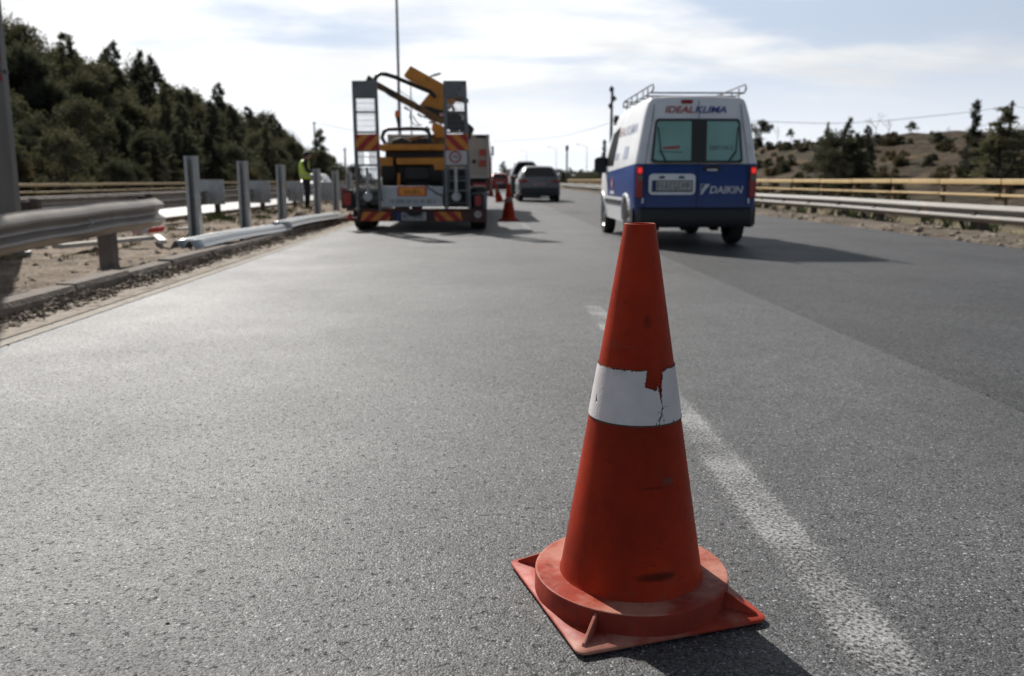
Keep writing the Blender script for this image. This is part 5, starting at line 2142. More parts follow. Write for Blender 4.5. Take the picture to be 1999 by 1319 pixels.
for k in range(44):
    mb = MB()
    mb.box((11.07, 7.97 + 2.5 * k, 0.40), (0.08, 0.10, 0.92))
    mb.build('post', BROWN, root)
root = empty('railing', (-15.2, 20.0, 0.0), 'yellow two-bar railing at the foot of the wooded hill across the opposite road', 'railing')
for nm, z, h in (('top_bar', 0.74, 0.10), ('lower_bar', 0.49, 0.06)):
    mb = MB()
    for k in range(40):
        y0 = 12.0 + 2.5 * k
        mb.box((-15.2 + rnd.uniform(-0.008, 0.008), y0 + 1.25, z + rnd.uniform(-0.008, 0.008)), (0.06, 2.46, h))
    mb.build(nm, YRAIL, root, bevel=0.012)
for k in range(40):
    mb = MB()
    mb.box((-15.27, 12.0 + 2.5 * k, 0.34), (0.08, 0.10, 0.80))
    mb.build('post', BROWN, root)
# low kerb wall behind the opposite road
root = MB()
yy = 12.0
while yy < 120:
    root.prism([(-14.45, yy, -0.05), (-14.45, yy, 0.36), (-14.62, yy, 0.38), (-14.70, yy, 0.36), (-14.75, yy, -0.05)], (0, 3.96, 0))
    yy += 4.0
tag(root.build('parapet', CONCRETE), 'low grey concrete parapet along the far edge of the opposite road', 'parapet')


# ------------------------------------------------------------------ bits lying on the median and by the kerb
def junk(name, mtl, pts, ext, lab, cat, group=None):
    mb = MB()
    mb.prism(pts, ext)
    o = mb.build(name, mtl, None, bevel=0.004)
    return tag(o, lab, cat, group)


WOOD_PALE = mat('grey_board', (0.42, 0.385, 0.34), 0.85, var=0.25, scale=6)
root = empty('barrier_board', (-4.6, 11.2, 0.1), 'broken red and white barrier board lying on the median by the cut guardrail', 'barrier board')
a, b = on_plane(258, 458, 0.13), on_plane(318, 452, 0.15)
d = (b - a) / 4
for k, m in enumerate((mat('board_pink', (0.50, 0.33, 0.30), 0.6), SIGN_WHITE, mat('board_red', (0.50, 0.05, 0.03), 0.5), mat('board_red_bright', (0.55, 0.04, 0.03), 0.5))):
    mb = MB()
    p, q = a + d * k, a + d * (k + 0.97)
    mb.prism([p, q, q + Vector((0.02, 0.02, 0.075)), p + Vector((0.02, 0.02, 0.07))], (0.0, 0.05, 0.02))
    mb.build('board_section', m, root)
p, q = on_plane(306, 461, 0.14), on_plane(318, 472, 0.13)
mb = MB()
mb.bar(p, q, 0.09, 0.05)
mb.build('board_foot', SIGN_WHITE, root)
p, q = on_plane(112, 481, 0.16), on_plane(292, 464, 0.16)
mb = MB()
mb.bar(p, q, 0.16, 0.05)
tag(mb.build('plank', WOOD_PALE, None, bevel=0.006), 'long pale plank lying on the median behind the cut guardrail', 'plank')
p, q = on_plane(346, 447, 0.14), on_plane(392, 445, 0.14)
mb = MB()
mb.bar(p, q, 0.20, 0.04)
tag(mb.build('plank', WOOD_PALE, None, bevel=0.006), 'short pale plank lying at the foot of the nearest bare steel post', 'plank')
p = on_plane(585, 428, 0.11)
mb = MB()
pebbles(mb, 6, lambda r: p.x + r.uniform(-0.12, 0.12), lambda r: p.y + r.uniform(-0.12, 0.12), lambda r: 0.10 + 0.06 * r.random(), lambda x, y: 0.12, 21)
tag(mb.build('soil_heap', CLOD), 'small dark heap of soil on the median near the worker', 'soil heap')
for (px, py, s, lab) in ((518, 471, 0.055, 'pale crumpled wrapper lying against the kerb below the steel beams'), (652, 437, 0.03, 'tiny white scrap lying by the kerb near the trailer')):
    p = on_plane(px, py, 0.03)
    mb = MB()
    vs, r = [], random.Random(px)
    for i in range(14):
        u = 2 * (i + 0.5) / 14 - 1
        an = i * 2.4
        k = math.sqrt(1 - u * u) * r.uniform(0.5, 1.2)
        vs.append(Vector((math.cos(an) * k, math.sin(an) * k, u * r.uniform(0.6, 1.3))) * s + p + Vector((0, 0, s * 0.4)))
    bm = bmesh.new()
    for v in vs:
        bm.verts.new(v)
    bmesh.ops.convex_hull(bm, input=bm.verts)
    me = bpy.data.meshes.new('wrapper')
    bm.to_mesh(me)
    bm.free()
    me.materials.append(mat('wrapper_paper', (0.50, 0.40, 0.40), 0.6, var=0.3, scale=20))
    o = bpy.data.objects.new('wrapper', me)
    COL.objects.link(o)
    tag(o, lab, 'litter')


# ------------------------------------------------------------------ the road worker
def skin_figure(name, joints, edges, mats, pick, parent=None):
    """one continuous body grown over a skeleton; joints: name -> (position, radius)."""
    names = list(joints)
    me = bpy.data.meshes.new(name)
    me.from_pydata([joints[n][0] for n in names], [(names.index(a), names.index(b)) for a, b in edges], [])
    o = bpy.data.objects.new(name, me)
    COL.objects.link(o)
    md = o.modifiers.new('skin', 'SKIN')
    md.use_smooth_shade = True
    for i, n in enumerate(names):
        r = joints[n][1]
        sv = me.skin_vertices[0].data[i]
        sv.radius = r if isinstance(r, tuple) else (r, r)
        sv.use_root = (i == 0)
    sb = o.modifiers.new('sub', 'SUBSURF')
    sb.levels = 2
    sb.render_levels = 2
    dg = bpy.context.evaluated_depsgraph_get()
    m2 = bpy.data.meshes.new_from_object(o.evaluated_get(dg))
    bpy.data.objects.remove(o)
    m2.name = name
    m2.materials.clear()
    for m in mats:
        m2.materials.append(m)
    for p in m2.polygons:
        p.material_index = pick(p.center)
        p.use_smooth = True
    o = bpy.data.objects.new(name, m2)
    COL.objects.link(o)
    o.parent = parent
    return o


def make_worker():
    p = on_plane(601, 407, 0.07)
    root = empty('person', (p.x, p.y, 0.065), 'worker in a yellow-green vest and dark clothes standing with bowed head on the median', 'person', None, R(12))
    root.scale = (1.0, 1.0, 1.0)
    SKIN = mat('skin', (0.30, 0.17, 0.115), 0.55, var=0.1)
    CLOTH = mat('black_jacket', (0.014, 0.014, 0.016), 0.85, var=0.3, scale=12, bump=0.004, bscale=25)
    TROU = mat('dark_trousers', (0.016, 0.018, 0.024), 0.85, var=0.3, scale=12, bump=0.004, bscale=20)
    SHOE = mat('work_shoes', (0.02, 0.017, 0.015), 0.7)
    J = {'pelvis': ((-0.01, 0, 0.86), (0.15, 0.12)), 'waist': ((-0.04, 0, 1.02), (0.145, 0.115)), 'chest': ((-0.055, 0, 1.22), (0.165, 0.125)), 'top': ((-0.03, 0, 1.37), (0.12, 0.10)),
         'neck': ((0.02, 0, 1.445), (0.055, 0.055)), 'skull': ((0.06, 0, 1.535), (0.078, 0.092)), 'crown': ((0.075, 0, 1.60), (0.062, 0.075)), 'chin': ((0.125, 0, 1.465), (0.038, 0.04)), 'nose': ((0.162, 0, 1.525), (0.013, 0.013))}
    E = [('pelvis', 'waist'), ('waist', 'chest'), ('chest', 'top'), ('top', 'neck'), ('neck', 'skull'), ('skull', 'crown'), ('skull', 'chin'), ('skull', 'nose')]
    for s, t in ((1, 'l'), (-1, 'r')):
        J['ear' + t] = ((0.055, s * 0.088, 1.53), (0.014, 0.014))
        E.append(('skull', 'ear' + t))
        J['sh' + t] = ((-0.03, s * 0.165, 1.345), (0.072, 0.066))
        J['el' + t] = ((0.03, s * 0.225, 1.10), (0.052, 0.050))
        J['wr' + t] = ((0.235, s * 0.115, 1.055), (0.033, 0.032))
        J['pa' + t] = ((0.30, s * 0.085, 1.06), (0.022, 0.036))
        E += [('top', 'sh' + t), ('sh' + t, 'el' + t), ('el' + t, 'wr' + t), ('wr' + t, 'pa' + t)]
        for k, (dy, ln) in enumerate(((0.030, 0.058), (0.010, 0.066), (-0.010, 0.062), (-0.029, 0.048))):
            a, b = 'f%d%s' % (k, t), 'g%d%s' % (k, t)
            J[a] = ((0.345, s * (0.08 - 0.0 * k) + dy, 1.062), (0.0095, 0.0095))
            J[b] = ((0.345 + ln * 0.75, s * 0.068 + dy * 0.95, 1.045 - ln * 0.4), (0.008, 0.008))
            E += [('pa' + t, a), (a, b)]
        J['th' + t] = ((0.30, s * 0.045, 1.085), (0.0105, 0.0105))
        J['tt' + t] = ((0.335, s * 0.022, 1.09), (0.009, 0.009))
        E += [('wr' + t, 'th' + t), ('th' + t, 'tt' + t)]
        J['hip' + t] = ((-0.005, s * 0.085, 0.80), (0.118, 0.105))
        J['kn' + t] = ((0.015, s * 0.105, 0.46), (0.092, 0.088))
        J['an' + t] = ((-0.02, s * 0.11, 0.10), (0.074, 0.072))
        J['he' + t] = ((-0.035, s * 0.10, 0.04), (0.042, 0.038))
        J['to' + t] = ((0.145, s * 0.115, 0.032), (0.040, 0.028))
        E += [('pelvis', 'hip' + t), ('hip' + t, 'kn' + t), ('kn' + t, 'an' + t), ('an' + t, 'he' + t), ('he' + t, 'to' + t)]

    def pick(c):
        if c.z > 1.425 and c.x > -0.05:
            return 0
        if c.x > 0.235 and c.z > 1.0:
            return 0
        if c.z < 0.095:
            return 3
        if c.z < 0.88:
            return 2
        return 1
    body = skin_figure('body', J, E, [SKIN, CLOTH, TROU, SHOE], pick, root)
    # vest: a shell round the trunk, open at the arms
    VEST = mat('hi_vis_vest', (0.50, 0.68, 0.07), 0.6, var=0.12, scale=9, bump=0.006, bscale=16)
    REFL = mat('reflective_tape', (0.42, 0.44, 0.36), 0.4, var=0.1)
    mb = MB()
    rings = []
    for z, cx, rx, ry_ in ((0.865, -0.02, 0.165, 0.180), (0.95, -0.035, 0.160, 0.178), (1.05, -0.045, 0.155, 0.175), (1.15, -0.055, 0.152, 0.180), (1.25, -0.055, 0.148, 0.178), (1.32, -0.045, 0.135, 0.150), (1.37, -0.035, 0.112, 0.118), (1.42, -0.015, 0.080, 0.080)):
        rings.append([Vector((cx + rx * math.cos(2 * math.pi * i / 28), ry_ * math.sin(2 * math.pi * i / 28), z + 0.006 * math.sin(i * 2.1))) for i in range(28)])
    mb.rings(rings)
    v = solid(mb.build('vest', VEST, body, smooth=True, shift=False, angle=180), 0.008)
    for z in (0.945, 1.10):
        mb = MB()
        mb.rings([[Vector((-0.04 + 0.169 * math.cos(2 * math.pi * i / 28), 0.186 * math.sin(2 * math.pi * i / 28), z + dz)) for i in range(28)] for dz in (0, 0.022, 0.045)])
        mb.build('reflective_strip', REFL, v, smooth=True, shift=False)
    # hair and eyes
    HAIR = mat('dark_hair', (0.010, 0.008, 0.007), 0.7, var=0.3, scale=40)
    mb = MB()
    rings = []
    for j in range(8):
        ph = R(8 + 100 * j / 7)
        rings.append([Vector((0.055 + 0.103 * math.sin(ph) * math.cos(2 * math.pi * i / 20) - 0.02 * j / 7 - 0.02, 0.100 * math.sin(ph) * math.sin(2 * math.pi * i / 20), 1.548 + 0.112 * math.cos(ph) + (0.045 * j / 7 if math.cos(2 * math.pi * i / 20) > 0.3 else 0.0))) for i in range(20)])
    mb.rings(rings, cap0=True)
    solid(mb.build('hair', HAIR, body, smooth=True, shift=False, angle=180), 0.012)
    for s in (-1, 1):
        mb = MB()
        mb.lathe([(0.0, -0.008), (0.008, 0.0), (0.0, 0.008)], 8, (0.140, s * 0.034, 1.545), 'X')
        mb.build('eye', HAIR, body, shift=False)
    return root


worker = make_worker()
# ------------------------------------------------------------------ poles, lamps and wires
POLE = mat('lamp_post_steel', (0.150, 0.145, 0.135), 0.6, metal=0.3, var=0.2, scale=3, stretch=(3, 3, 0.4))
POLE_D = mat('dark_pole', (0.075, 0.072, 0.07), 0.75, var=0.3, scale=3)
POLE_P = mat('pale_pole', (0.42, 0.43, 0.44), 0.6, metal=0.2, var=0.15)
# thick post close by on the left
root = empty('lamp_post', (-5.42, 9.85, 0.05), 'thick tapered grey steel post with two red marks rising behind the old guardrail', 'lamp post')
mb = MB()
rings = []
for z, r in ((0, 0.158), (0.25, 0.155), (4, 0.128), (9, 0.08)):
    rings.append([Vector((-5.45 + 0.016 * z + r * math.cos(2 * math.pi * (i + 0.5) / 8), 9.85 + r * math.sin(2 * math.pi * (i + 0.5) / 8), 0.05 + z)) for i in range(8)])
mb.rings(rings, cap0=True, cap1=True)
sh = mb.build('shaft', POLE, root, bevel=0.01)
mb = MB()
mb.lathe([(0.20, -0.02), (0.20, 0.03), (0.168, 0.035)], 8, (-5.42, 9.85, 0.08))
mb.build('foot_plate', POLE, root)
mb = MB()
zz = at(20, 140, 9.85).z
mb.lathe([(0.147, -0.02), (0.151, 0), (0.147, 0.02)], 8, (-5.45 + 0.016 * zz, 9.85, zz))
mb.build('clamp_band', POLE_D, root)
REDM = mat('red_paint_mark', (0.22, 0.02, 0.03), 0.6, var=0.2)
for py in (117, 153):
    zz = at(20, py, 9.85).z
    mb = MB()
    mb.rings([[Vector((-5.45 + 0.016 * zz + 0.146 * math.cos(a), 9.85 + 0.146 * math.sin(a), zz + dz)) for a in (R(-70), R(-50), R(-30))] for dz in (-0.035, 0.035)], closed=False)
    solid(mb.build('red_mark', REDM, root), 0.004)


def arm_lamp(name, x, y, h, lab, arms, m, r0=0.09, grp=None, al=1.8):
    root = empty(name, (x, y, 0), lab, 'street lamp', grp)
    mb = MB()
    mb.tube([(x, y, 0), (x, y, h * 0.5), (x, y, h)], [r0, r0 * 0.75, r0 * 0.5], 10)
    mb.build('pole', m, root, smooth=True)
    for s in arms:
        mb = MB()
        mb.tube([(x, y, h - 0.05), (x + s * al * 0.5, y, h + al * 0.12), (x + s * al, y, h + al * 0.24)], [0.04, 0.035, 0.03], 8)
        am = mb.build('arm', m, root, smooth=True)
        mb = MB()
        e = Vector((x + s * al, y, h + al * 0.24))
        d = Vector((s, 0, 0.24)).normalized()
        mb.tube([e, e + d * 0.25, e + d * 0.7, e + d * 0.9], [0.05, 0.10, 0.10, 0.03], 10)
        mb.build('lamp_head', m, am, smooth=True)
    return root


x = at(779, 200, 37.0).x
arm_lamp('street_lamp', x, 37.0, 11.5, 'tall slim lamp post rising out of view behind the post-driving machine', (1, -1), POLE_P, 0.085, 'lamp posts along the median')
e = at(834, 151, 66.0)
arm_lamp('street_lamp', e.x - 1.25, 66.0, e.z - 0.25, 'lamp head on a slanted arm peeping out above the machine and its ramp', (1, -1), POLE_P, 0.085, 'lamp posts along the median', 1.45)
for (px, py, yy, lab) in ((1146, 286, 220, 'pale distant lamp post near the van, its arm reaching over the road'), (1086, 290, 280, 'pale distant lamp post above the grey SUV, left of a darker pole'), (1028, 296, 340, 'faintest and farthest lamp post, above the tall dark car')):
    p = at(px, py, yy)
    arm_lamp('street_lamp', p.x, yy, p.z, lab, (-1,), POLE_P, 0.11, 'distant lamp posts beyond the cars', 2.0)
# timber utility pole beside the van
p = at(1195, 172, 75)
root = empty('utility_pole', (p.x, 75, 0), 'dark utility pole with insulators standing just beyond the van', 'utility pole')
mb = MB()
mb.tube([(p.x, 75, -0.2), (p.x, 75, p.z * 0.6), (p.x, 75, p.z - 0.4)], [0.16, 0.13, 0.10], 10)
mb.build('pole', POLE_D, root, smooth=True)
for (qx, qy, s) in ((1194, 174, 0.28), (1199, 191, 0.20), (1192, 207, 0.24), (1196, 182, 0.15)):
    q = at(qx, qy, 75)
    mb = MB()
    mb.lathe([(0.03, -s), (s * 0.6, -s * 0.6), (s * 0.75, 0), (s * 0.6, s * 0.6), (0.03, s)], 10, q)
    mb.build('insulator', POLE_D, root, smooth=True)
q = at(1203.5, 235, 75)
mb = MB()
mb.lathe([(0, -0.42), (0.22, -0.40), (0.25, 0), (0.22, 0.40), (0, 0.42)], 12, q)
mb.bar(q, (p.x, 75, q.z), 0.1, 0.1)
mb.build('transformer', POLE_D, root, smooth=True)
mb = MB()
a, b = at(1187, 206, 75), at(1204, 192, 75)
mb.bar(a, b, 0.08, 0.10)
mb.build('cross_arm', POLE_D, root)
# sign post further off
p = at(1107, 287, 105)
root = empty('camera_post', (p.x, 105, 0), 'dark post with a box on top beyond the grey SUV', 'post')
mb = MB()
mb.tube([(p.x, 105, 0), (p.x, 105, p.z - 0.3)], 0.10, 8)
mb.build('pole', POLE_D, root, smooth=True)
mb = MB()
mb.box((p.x, 105, p.z - 0.1), (0.36, 0.3, 0.62))
mb.build('head', POLE_D, root, bevel=0.08)
# poles behind the trees
for (px, py, yy, lab) in ((1977, 196, 62, 'thin pole behind the big pine at the end of the railing'), (613, 237, 120, 'thin pole rising from the conifer behind the worker'), (673, 288, 110, 'thin pale pole standing beside the trailer ramp')):
    p = at(px, py, yy)
    root = empty('utility_pole', (p.x, yy, 0), lab, 'utility pole', 'thin poles beside the road')
    mb = MB()
    mb.tube([(p.x, yy, 0), (p.x, yy, p.z)], [0.16, 0.10], 8)
    mb.build('pole', POLE_D if px > 900 else POLE_P, root, smooth=True)
    mb = MB()
    mb.box((p.x, yy, p.z - 0.25), (0.5, 0.08, 0.1))
    mb.build('cross_arm', POLE_D if px > 900 else POLE_P, root)
WIRE = mat('wire', (0.06, 0.06, 0.065), 0.6)
for (pts, y0, y1, lab) in ((((962, 276), (1080, 268), (1188, 241)), 130, 75, 'overhead wire running from the utility pole beside the van over the cars'),
                           (((1465, 236), (1650, 240), (1850, 223), (1976, 206)), 80, 62, 'overhead wire sagging across the sky over the dry hill'),
                           (((1978, 206), (2040, 218)), 62, 58, 'short end of overhead wire leaving the pole behind the big pine'),
                           (((614, 239), (650, 246), (700, 256)), 120, 125, 'overhead wire leaving the pole behind the worker')):
    n = len(pts)
    ps = [at(a, b, y0 + (y1 - y0) * i / (n - 1)) for i, (a, b) in enumerate(pts)]
    fine = []
    if n == 2:
        fine = ps
    else:                                         # smooth curve through the points
        for i in range(n - 1):
            p0, p1, p2, p3 = ps[max(i - 1, 0)], ps[i], ps[i + 1], ps[min(i + 2, n - 1)]
            for k in range(8):
                t = k / 8
                fine.append(0.5 * ((2 * p1) + (p2 - p0) * t + (2 * p0 - 5 * p1 + 4 * p2 - p3) * t * t + (3 * p1 - p0 - 3 * p2 + p3) * t ** 3))
        fine.append(ps[-1])
    mb = MB()
    mb.tube(fine, 0.022, 5)
    tag(mb.build('wire', WIRE), lab, 'wire', 'overhead wires')


# ------------------------------------------------------------------ trees and bushes
def leaf_mat(name, c1, c2, dead=(0.09, 0.065, 0.035), dead_amt=0.0):
    m, nt, b = nodes_of(name)
    N, L = nt.nodes.new, nt.links.new
    tc = N('ShaderNodeTexCoord')
    n = N('ShaderNodeTexNoise')
    n.inputs['Scale'].default_value = 1.6
    n.inputs['Detail'].default_value = 5
    n.inputs['Roughness'].default_value = 0.7
    L(tc.outputs['Object'], n.inputs['Vector'])
    oi = N('ShaderNodeObjectInfo')
    r = N('ShaderNodeMapRange')
    r.inputs['From Min'].default_value = 0.35
    r.inputs['From Max'].default_value = 0.65
    L(n.outputs['Fac'], r.inputs['Value'])
    mx = N('ShaderNodeMix')
    mx.data_type = 'RGBA'
    L(r.outputs[0], mx.inputs['Factor'])
    mx.inputs['A'].default_value = rgb(c1)
    mx.inputs['B'].default_value = rgb(c2)
    v = N('ShaderNodeMapRange')
    v.inputs['To Min'].default_value = 0.68
    v.inputs['To Max'].default_value = 1.35
    L(oi.outputs['Random'], v.inputs['Value'])
    mu = N('ShaderNodeMix')
    mu.data_type = 'RGBA'
    mu.blend_type = 'MULTIPLY'
    mu.inputs['Factor'].default_value = 1
    L(mx.outputs['Result'], mu.inputs['A'])
    L(v.outputs[0], mu.inputs['B'])
    L(mu.outputs['Result'], b.inputs['Base Color'])
    tl = N('ShaderNodeBsdfTranslucent')
    tm = N('ShaderNodeMix')
    tm.data_type = 'RGBA'
    tm.blend_type = 'MULTIPLY'
    tm.inputs['Factor'].default_value = 1
    L(mu.outputs['Result'], tm.inputs['A'])
    tm.inputs['B'].default_value = (1.15, 1.1, 0.8, 1)
    L(tm.outputs['Result'], tl.inputs['Color'])
    ms = N('ShaderNodeMixShader')
    ms.inputs[0].default_value = 0.42
    L(b.outputs[0], ms.inputs[1])
    L(tl.outputs[0], ms.inputs[2])
    L(ms.outputs[0], nt.nodes['Material Output'].inputs['Surface'])
    b.inputs['Roughness'].default_value = 0.75
    b.inputs['Specular IOR Level'].default_value = 0.2
    return m


PINE_L = leaf_mat('pine_needles', (0.070, 0.074, 0.053), (0.112, 0.110, 0.076))
DARK_L = leaf_mat('dark_needles', (0.044, 0.050, 0.038), (0.070, 0.074, 0.054))
BUSH_L = leaf_mat('shrub_leaves', (0.050, 0.048, 0.030), (0.080, 0.066, 0.042))
OCHRE_L = leaf_mat('dry_shrub_leaves', (0.115, 0.082, 0.038), (0.085, 0.066, 0.032))
BARK = mat('bark', (0.055, 0.042, 0.033), 0.9, var=0.3, scale=8, bump=0.02, bscale=12)
TWIG = mat('bare_twigs', (0.13, 0.11, 0.095), 0.9, var=0.2)


def crown(kind, h, w, n, seed, ls=1.0):
    """many small leaf sprays spread through the crown's volume."""
    r = random.Random(seed)
    vs, fs = [], []

    def spray(p, d, ln, wd):
        d = Vector(d).normalized()
        q = d.cross(Vector((r.gauss(0, 1), r.gauss(0, 1), r.gauss(0, 1))))
        if q.length < 1e-3:
            return
        q.normalize()
        o = len(vs)
        a = p + d * ln
        mid = p + d * ln * 0.45 + Vector((0, 0, -0.06 * ln))
        vs.extend([p - q * wd * 0.35, mid - q * wd, a, mid + q * wd, p + q * wd * 0.35])
        fs.append((o, o + 1, o + 2, o + 3, o + 4))
    if kind in ('fir', 'cypress'):
        nb = int(h * (13 if kind == 'fir' else 16))
        br = []
        for i in range(nb):
            t = (i + r.random()) / nb
            an = r.random() * 6.283
            if kind == 'fir':
                rad = w / 2 * (1 - t) ** 0.78 * r.uniform(0.55, 1.12) + 0.06
                if t < 0.12:
                    rad *= 0.75 + t * 2
            else:
                rad = w / 2 * (1.0 if t < 0.45 else max(0.12, 1 - (t - 0.45) / 0.25)) * r.uniform(0.6, 1.1) * (0.7 + 0.3 * min(1, t / 0.2))
            br.append((t, an, rad))
        tot = sum(b[2] + 0.25 for b in br)
        for t, an, rad in br:
            up = r.uniform(-0.05, 0.55) if kind == 'fir' else r.uniform(0.5, 1.2)
            k = max(3, int(n * (rad + 0.25) / tot))
            for _ in range(k):
                u = r.random() ** 0.6
                d = Vector((math.cos(an), math.sin(an), up - 0.35 * u))
                p = Vector((math.cos(an) * rad * u, math.sin(an) * rad * u, 0.03 * h + t * h * 0.95 + up * rad * u * 0.6 - 0.25 * rad * u * u))
                p += Vector((r.gauss(0, 0.06 + 0.07 * rad), r.gauss(0, 0.06 + 0.07 * rad), r.gauss(0, 0.05 + 0.03 * rad)))
                dd = d + Vector((r.gauss(0, 0.5), r.gauss(0, 0.5), r.gauss(0.1, 0.45)))
                spray(p, dd, ls * r.uniform(0.14, 0.34), ls * r.uniform(0.018, 0.045))
    else:
        cl = []
        base = {'pine': 0.22, 'umbrella': 0.40, 'bush': 0.05}[kind]
        nc = {'pine': 30, 'umbrella': 18, 'bush': 14}[kind]
        for i in range(nc):
            t = r.random()
            z = base + (0.95 - base) * t
            if kind == 'pine':
                rad = w / 2 * (math.sin(math.pi * (0.18 + 0.78 * t)) ** 0.8) * r.uniform(0.45, 1.0)
            elif kind == 'umbrella':
                rad = w / 2 * math.sqrt(max(0.05, 1 - (2 * t - 0.85) ** 2)) * r.uniform(0.4, 1.0)
            else:
                rad = w / 2 * math.sqrt(max(0.05, 1 - t * t * 0.9)) * r.uniform(0.3, 0.9)
            an = r.random() * 6.283
            cl.append((Vector((math.cos(an) * rad, math.sin(an) * rad, z * h)), w * r.uniform(0.09, 0.19)))
        for _ in range(n):
            c, s = r.choice(cl)
            o = Vector((r.gauss(0, 1), r.gauss(0, 1), r.gauss(0, 0.7)))
            o.normalize()
            p = c + o * s * r.random() ** 0.45
            dd = o + Vector((r.gauss(0, 0.6), r.gauss(0, 0.6), r.gauss(0.25, 0.5)))
            spray(p, dd, ls * r.uniform(0.12, 0.28), ls * r.uniform(0.02, 0.05))
    return vs, fs


def tree_proto(name, kind, h, w, n, seed, leaf, lab, ls=1.0):
    r = random.Random(seed + 100)
    root = empty(name, (0, 0, 0), lab, 'bush' if kind == 'bush' else 'tree')
    mb = MB()
    lean_ = Vector((r.uniform(-0.05, 0.05), r.uniform(-0.05, 0.05), 0))
    tr = 0.022 * h + 0.02
    if kind != 'bush':
        mb.tube([lean_ * (h * t) + Vector((0, 0, -0.4 if t == 0 else h * t)) for t in (0, 0.3, 0.6, 0.9)], [tr, tr * 0.8, tr * 0.5, tr * 0.15], 7)
        for i in range(9 if kind != 'cypress' else 3):
            t = r.uniform(0.15, 0.8)
            an = r.random() * 6.283
            b = lean_ * (h * t) + Vector((0, 0, h * t))
            ln = w * 0.42 * (1.1 - t)
            mb.tube([b, b + Vector((math.cos(an) * ln * 0.5, math.sin(an) * ln * 0.5, ln * 0.15)), b + Vector((math.cos(an) * ln, math.sin(an) * ln, ln * 0.35))], [tr * 0.35, tr * 0.22, tr * 0.06], 5)
    else:
        for i in range(6):
            an = r.random() * 6.283
            mb.tube([(0, 0, -0.1), (math.cos(an) * w * 0.18, math.sin(an) * w * 0.18, h * 0.4), (math.cos(an) * w * 0.3, math.sin(an) * w * 0.3, h * 0.75)], [0.03, 0.02, 0.006], 5)
    mb.build('trunk' if kind != 'bush' else 'stem', BARK, root, smooth=True, shift=False)
    vs, fs = crown(kind, h, w, n, seed, ls)
    m2 = MB()
    m2.add(vs, fs)
    m2.build('crown' if kind != 'bush' else 'foliage', leaf, root, shift=False, fix=False)
    return root


def bare_tree(name, h, w, seed, lab):
    r = random.Random(seed)
    root = empty(name, (0, 0, 0), lab, 'tree')
    mb = MB()

    def grow(p, d, ln, rad, lv):
        q = p + d * ln
        mb.tube([p, (p + q) / 2 + Vector((r.gauss(0, 0.04), r.gauss(0, 0.04), 0)) * ln, q], [rad, rad * 0.8, rad * 0.6], 5, cap=False)
        if lv == 0:
            return
        for _ in range(r.choice((2, 3, 3))):
            nd = (d + Vector((r.gauss(0, 0.5), r.gauss(0, 0.5), r.gauss(0.15, 0.25)))).normalized()
            grow(q, nd, ln * r.uniform(0.55, 0.85), rad * 0.6, lv - 1)
    grow(Vector((0, 0, -0.2)), Vector((0, 0, 1)), h * 0.32, 0.05, 4)
    mb.build('branches', TWIG, root, smooth=True, shift=False)
    return root


used = {}


def place(proto, x, y, z, s, rz, lab=None, grp=None, sz=None, cat=None):
    if proto.name not in used:
        used[proto.name] = 1
        t = proto
    else:
        t = copy_tree(proto)
    t.location = (x, y, z)
    t.rotation_euler = (0, 0, rz)
    t.scale = (s, s, sz or s)
    if lab:
        t['label'] = lab
    if grp:
        t['group'] = grp
    if cat:
        t['category'] = cat
    return t


FOREST = 'conifers crowding the wooded hill'
FLAB = 'dark conifer among many others crowding the wooded hill across the road'
firs = [tree_proto('conifer', 'fir', 6.0, 3.8, 7600, 41, PINE_L, FLAB), tree_proto('conifer', 'fir', 6.6, 3.2, 7000, 42, DARK_L, FLAB),
        tree_proto('conifer', 'pine', 5.6, 4.4, 8200, 43, PINE_L, FLAB), tree_proto('conifer', 'fir', 5.2, 3.9, 7600, 44, PINE_L, FLAB),
        tree_proto('conifer', 'pine', 5.0, 4.2, 7800, 45, DARK_L, FLAB)]
cyps = [tree_proto('cypress', 'cypress', 4.2, 1.5, 4200, 51, DARK_L, 'x', 0.8), tree_proto('cypress', 'cypress', 4.4, 1.1, 3600, 52, DARK_L, 'x', 0.8)]
umb = tree_proto('umbrella_pine', 'umbrella', 3.0, 2.9, 4200, 61, DARK_L, 'x', 0.8)
bush = [tree_proto('bush', 'bush', 1.3, 1.8, 2600, 71, BUSH_L, 'x', 0.75), tree_proto('bush', 'bush', 1.0, 1.7, 2200, 72, DARK_L, 'x', 0.7), tree_proto('bush', 'bush', 1.2, 2.0, 2400, 73, OCHRE_L, 'x', 0.75)]
bares = [bare_tree('bare_tree', 3.2, 2.0, 81, 'x'), bare_tree('bare_tree', 2.6, 1.6, 82, 'x')]

tr = random.Random(5)
n_f = 0
spots = []
for k in range(4000):
    y = 24 + 120 * tr.random()
    x = -16.6 - (34 + 0.12 * y) * tr.random() ** 1.25
    ratio = x / y
    if ratio < -0.66:
        continue
    dens = 1.0 - 0.86 * sm(80, 108, y) * (1 - sm(6.5, 14, -x - 16.5)) - 0.25 * sm(112, 150, y)
    if ratio > -0.31 and y > 58:
        dens *= 0.30
    if tr.random() > dens:
        continue
    gap = 1.45 + 0.012 * y
    if any((x - a) ** 2 + (y - b) ** 2 < gap * gap for a, b in spots):
        continue
    spots.append((x, y))
    if len(spots) >= 285:
        break
for x, y in spots:
    s = tr.uniform(0.70, 1.12) * (0.74 + 0.26 * sm(40, 58, y)) * (0.84 + 0.36 * sm(0, 16, -x - 16.5)) * (1 - 0.28 * sm(90, 140, y))
    z = left_hill_z(x, y) - 0.1
    place(firs[tr.choice((0, 2, 2, 3, 4, 4, 2, 1))], x, y, z, s, tr.random() * 6.28, FLAB, FOREST, s * tr.uniform(0.9, 1.15))
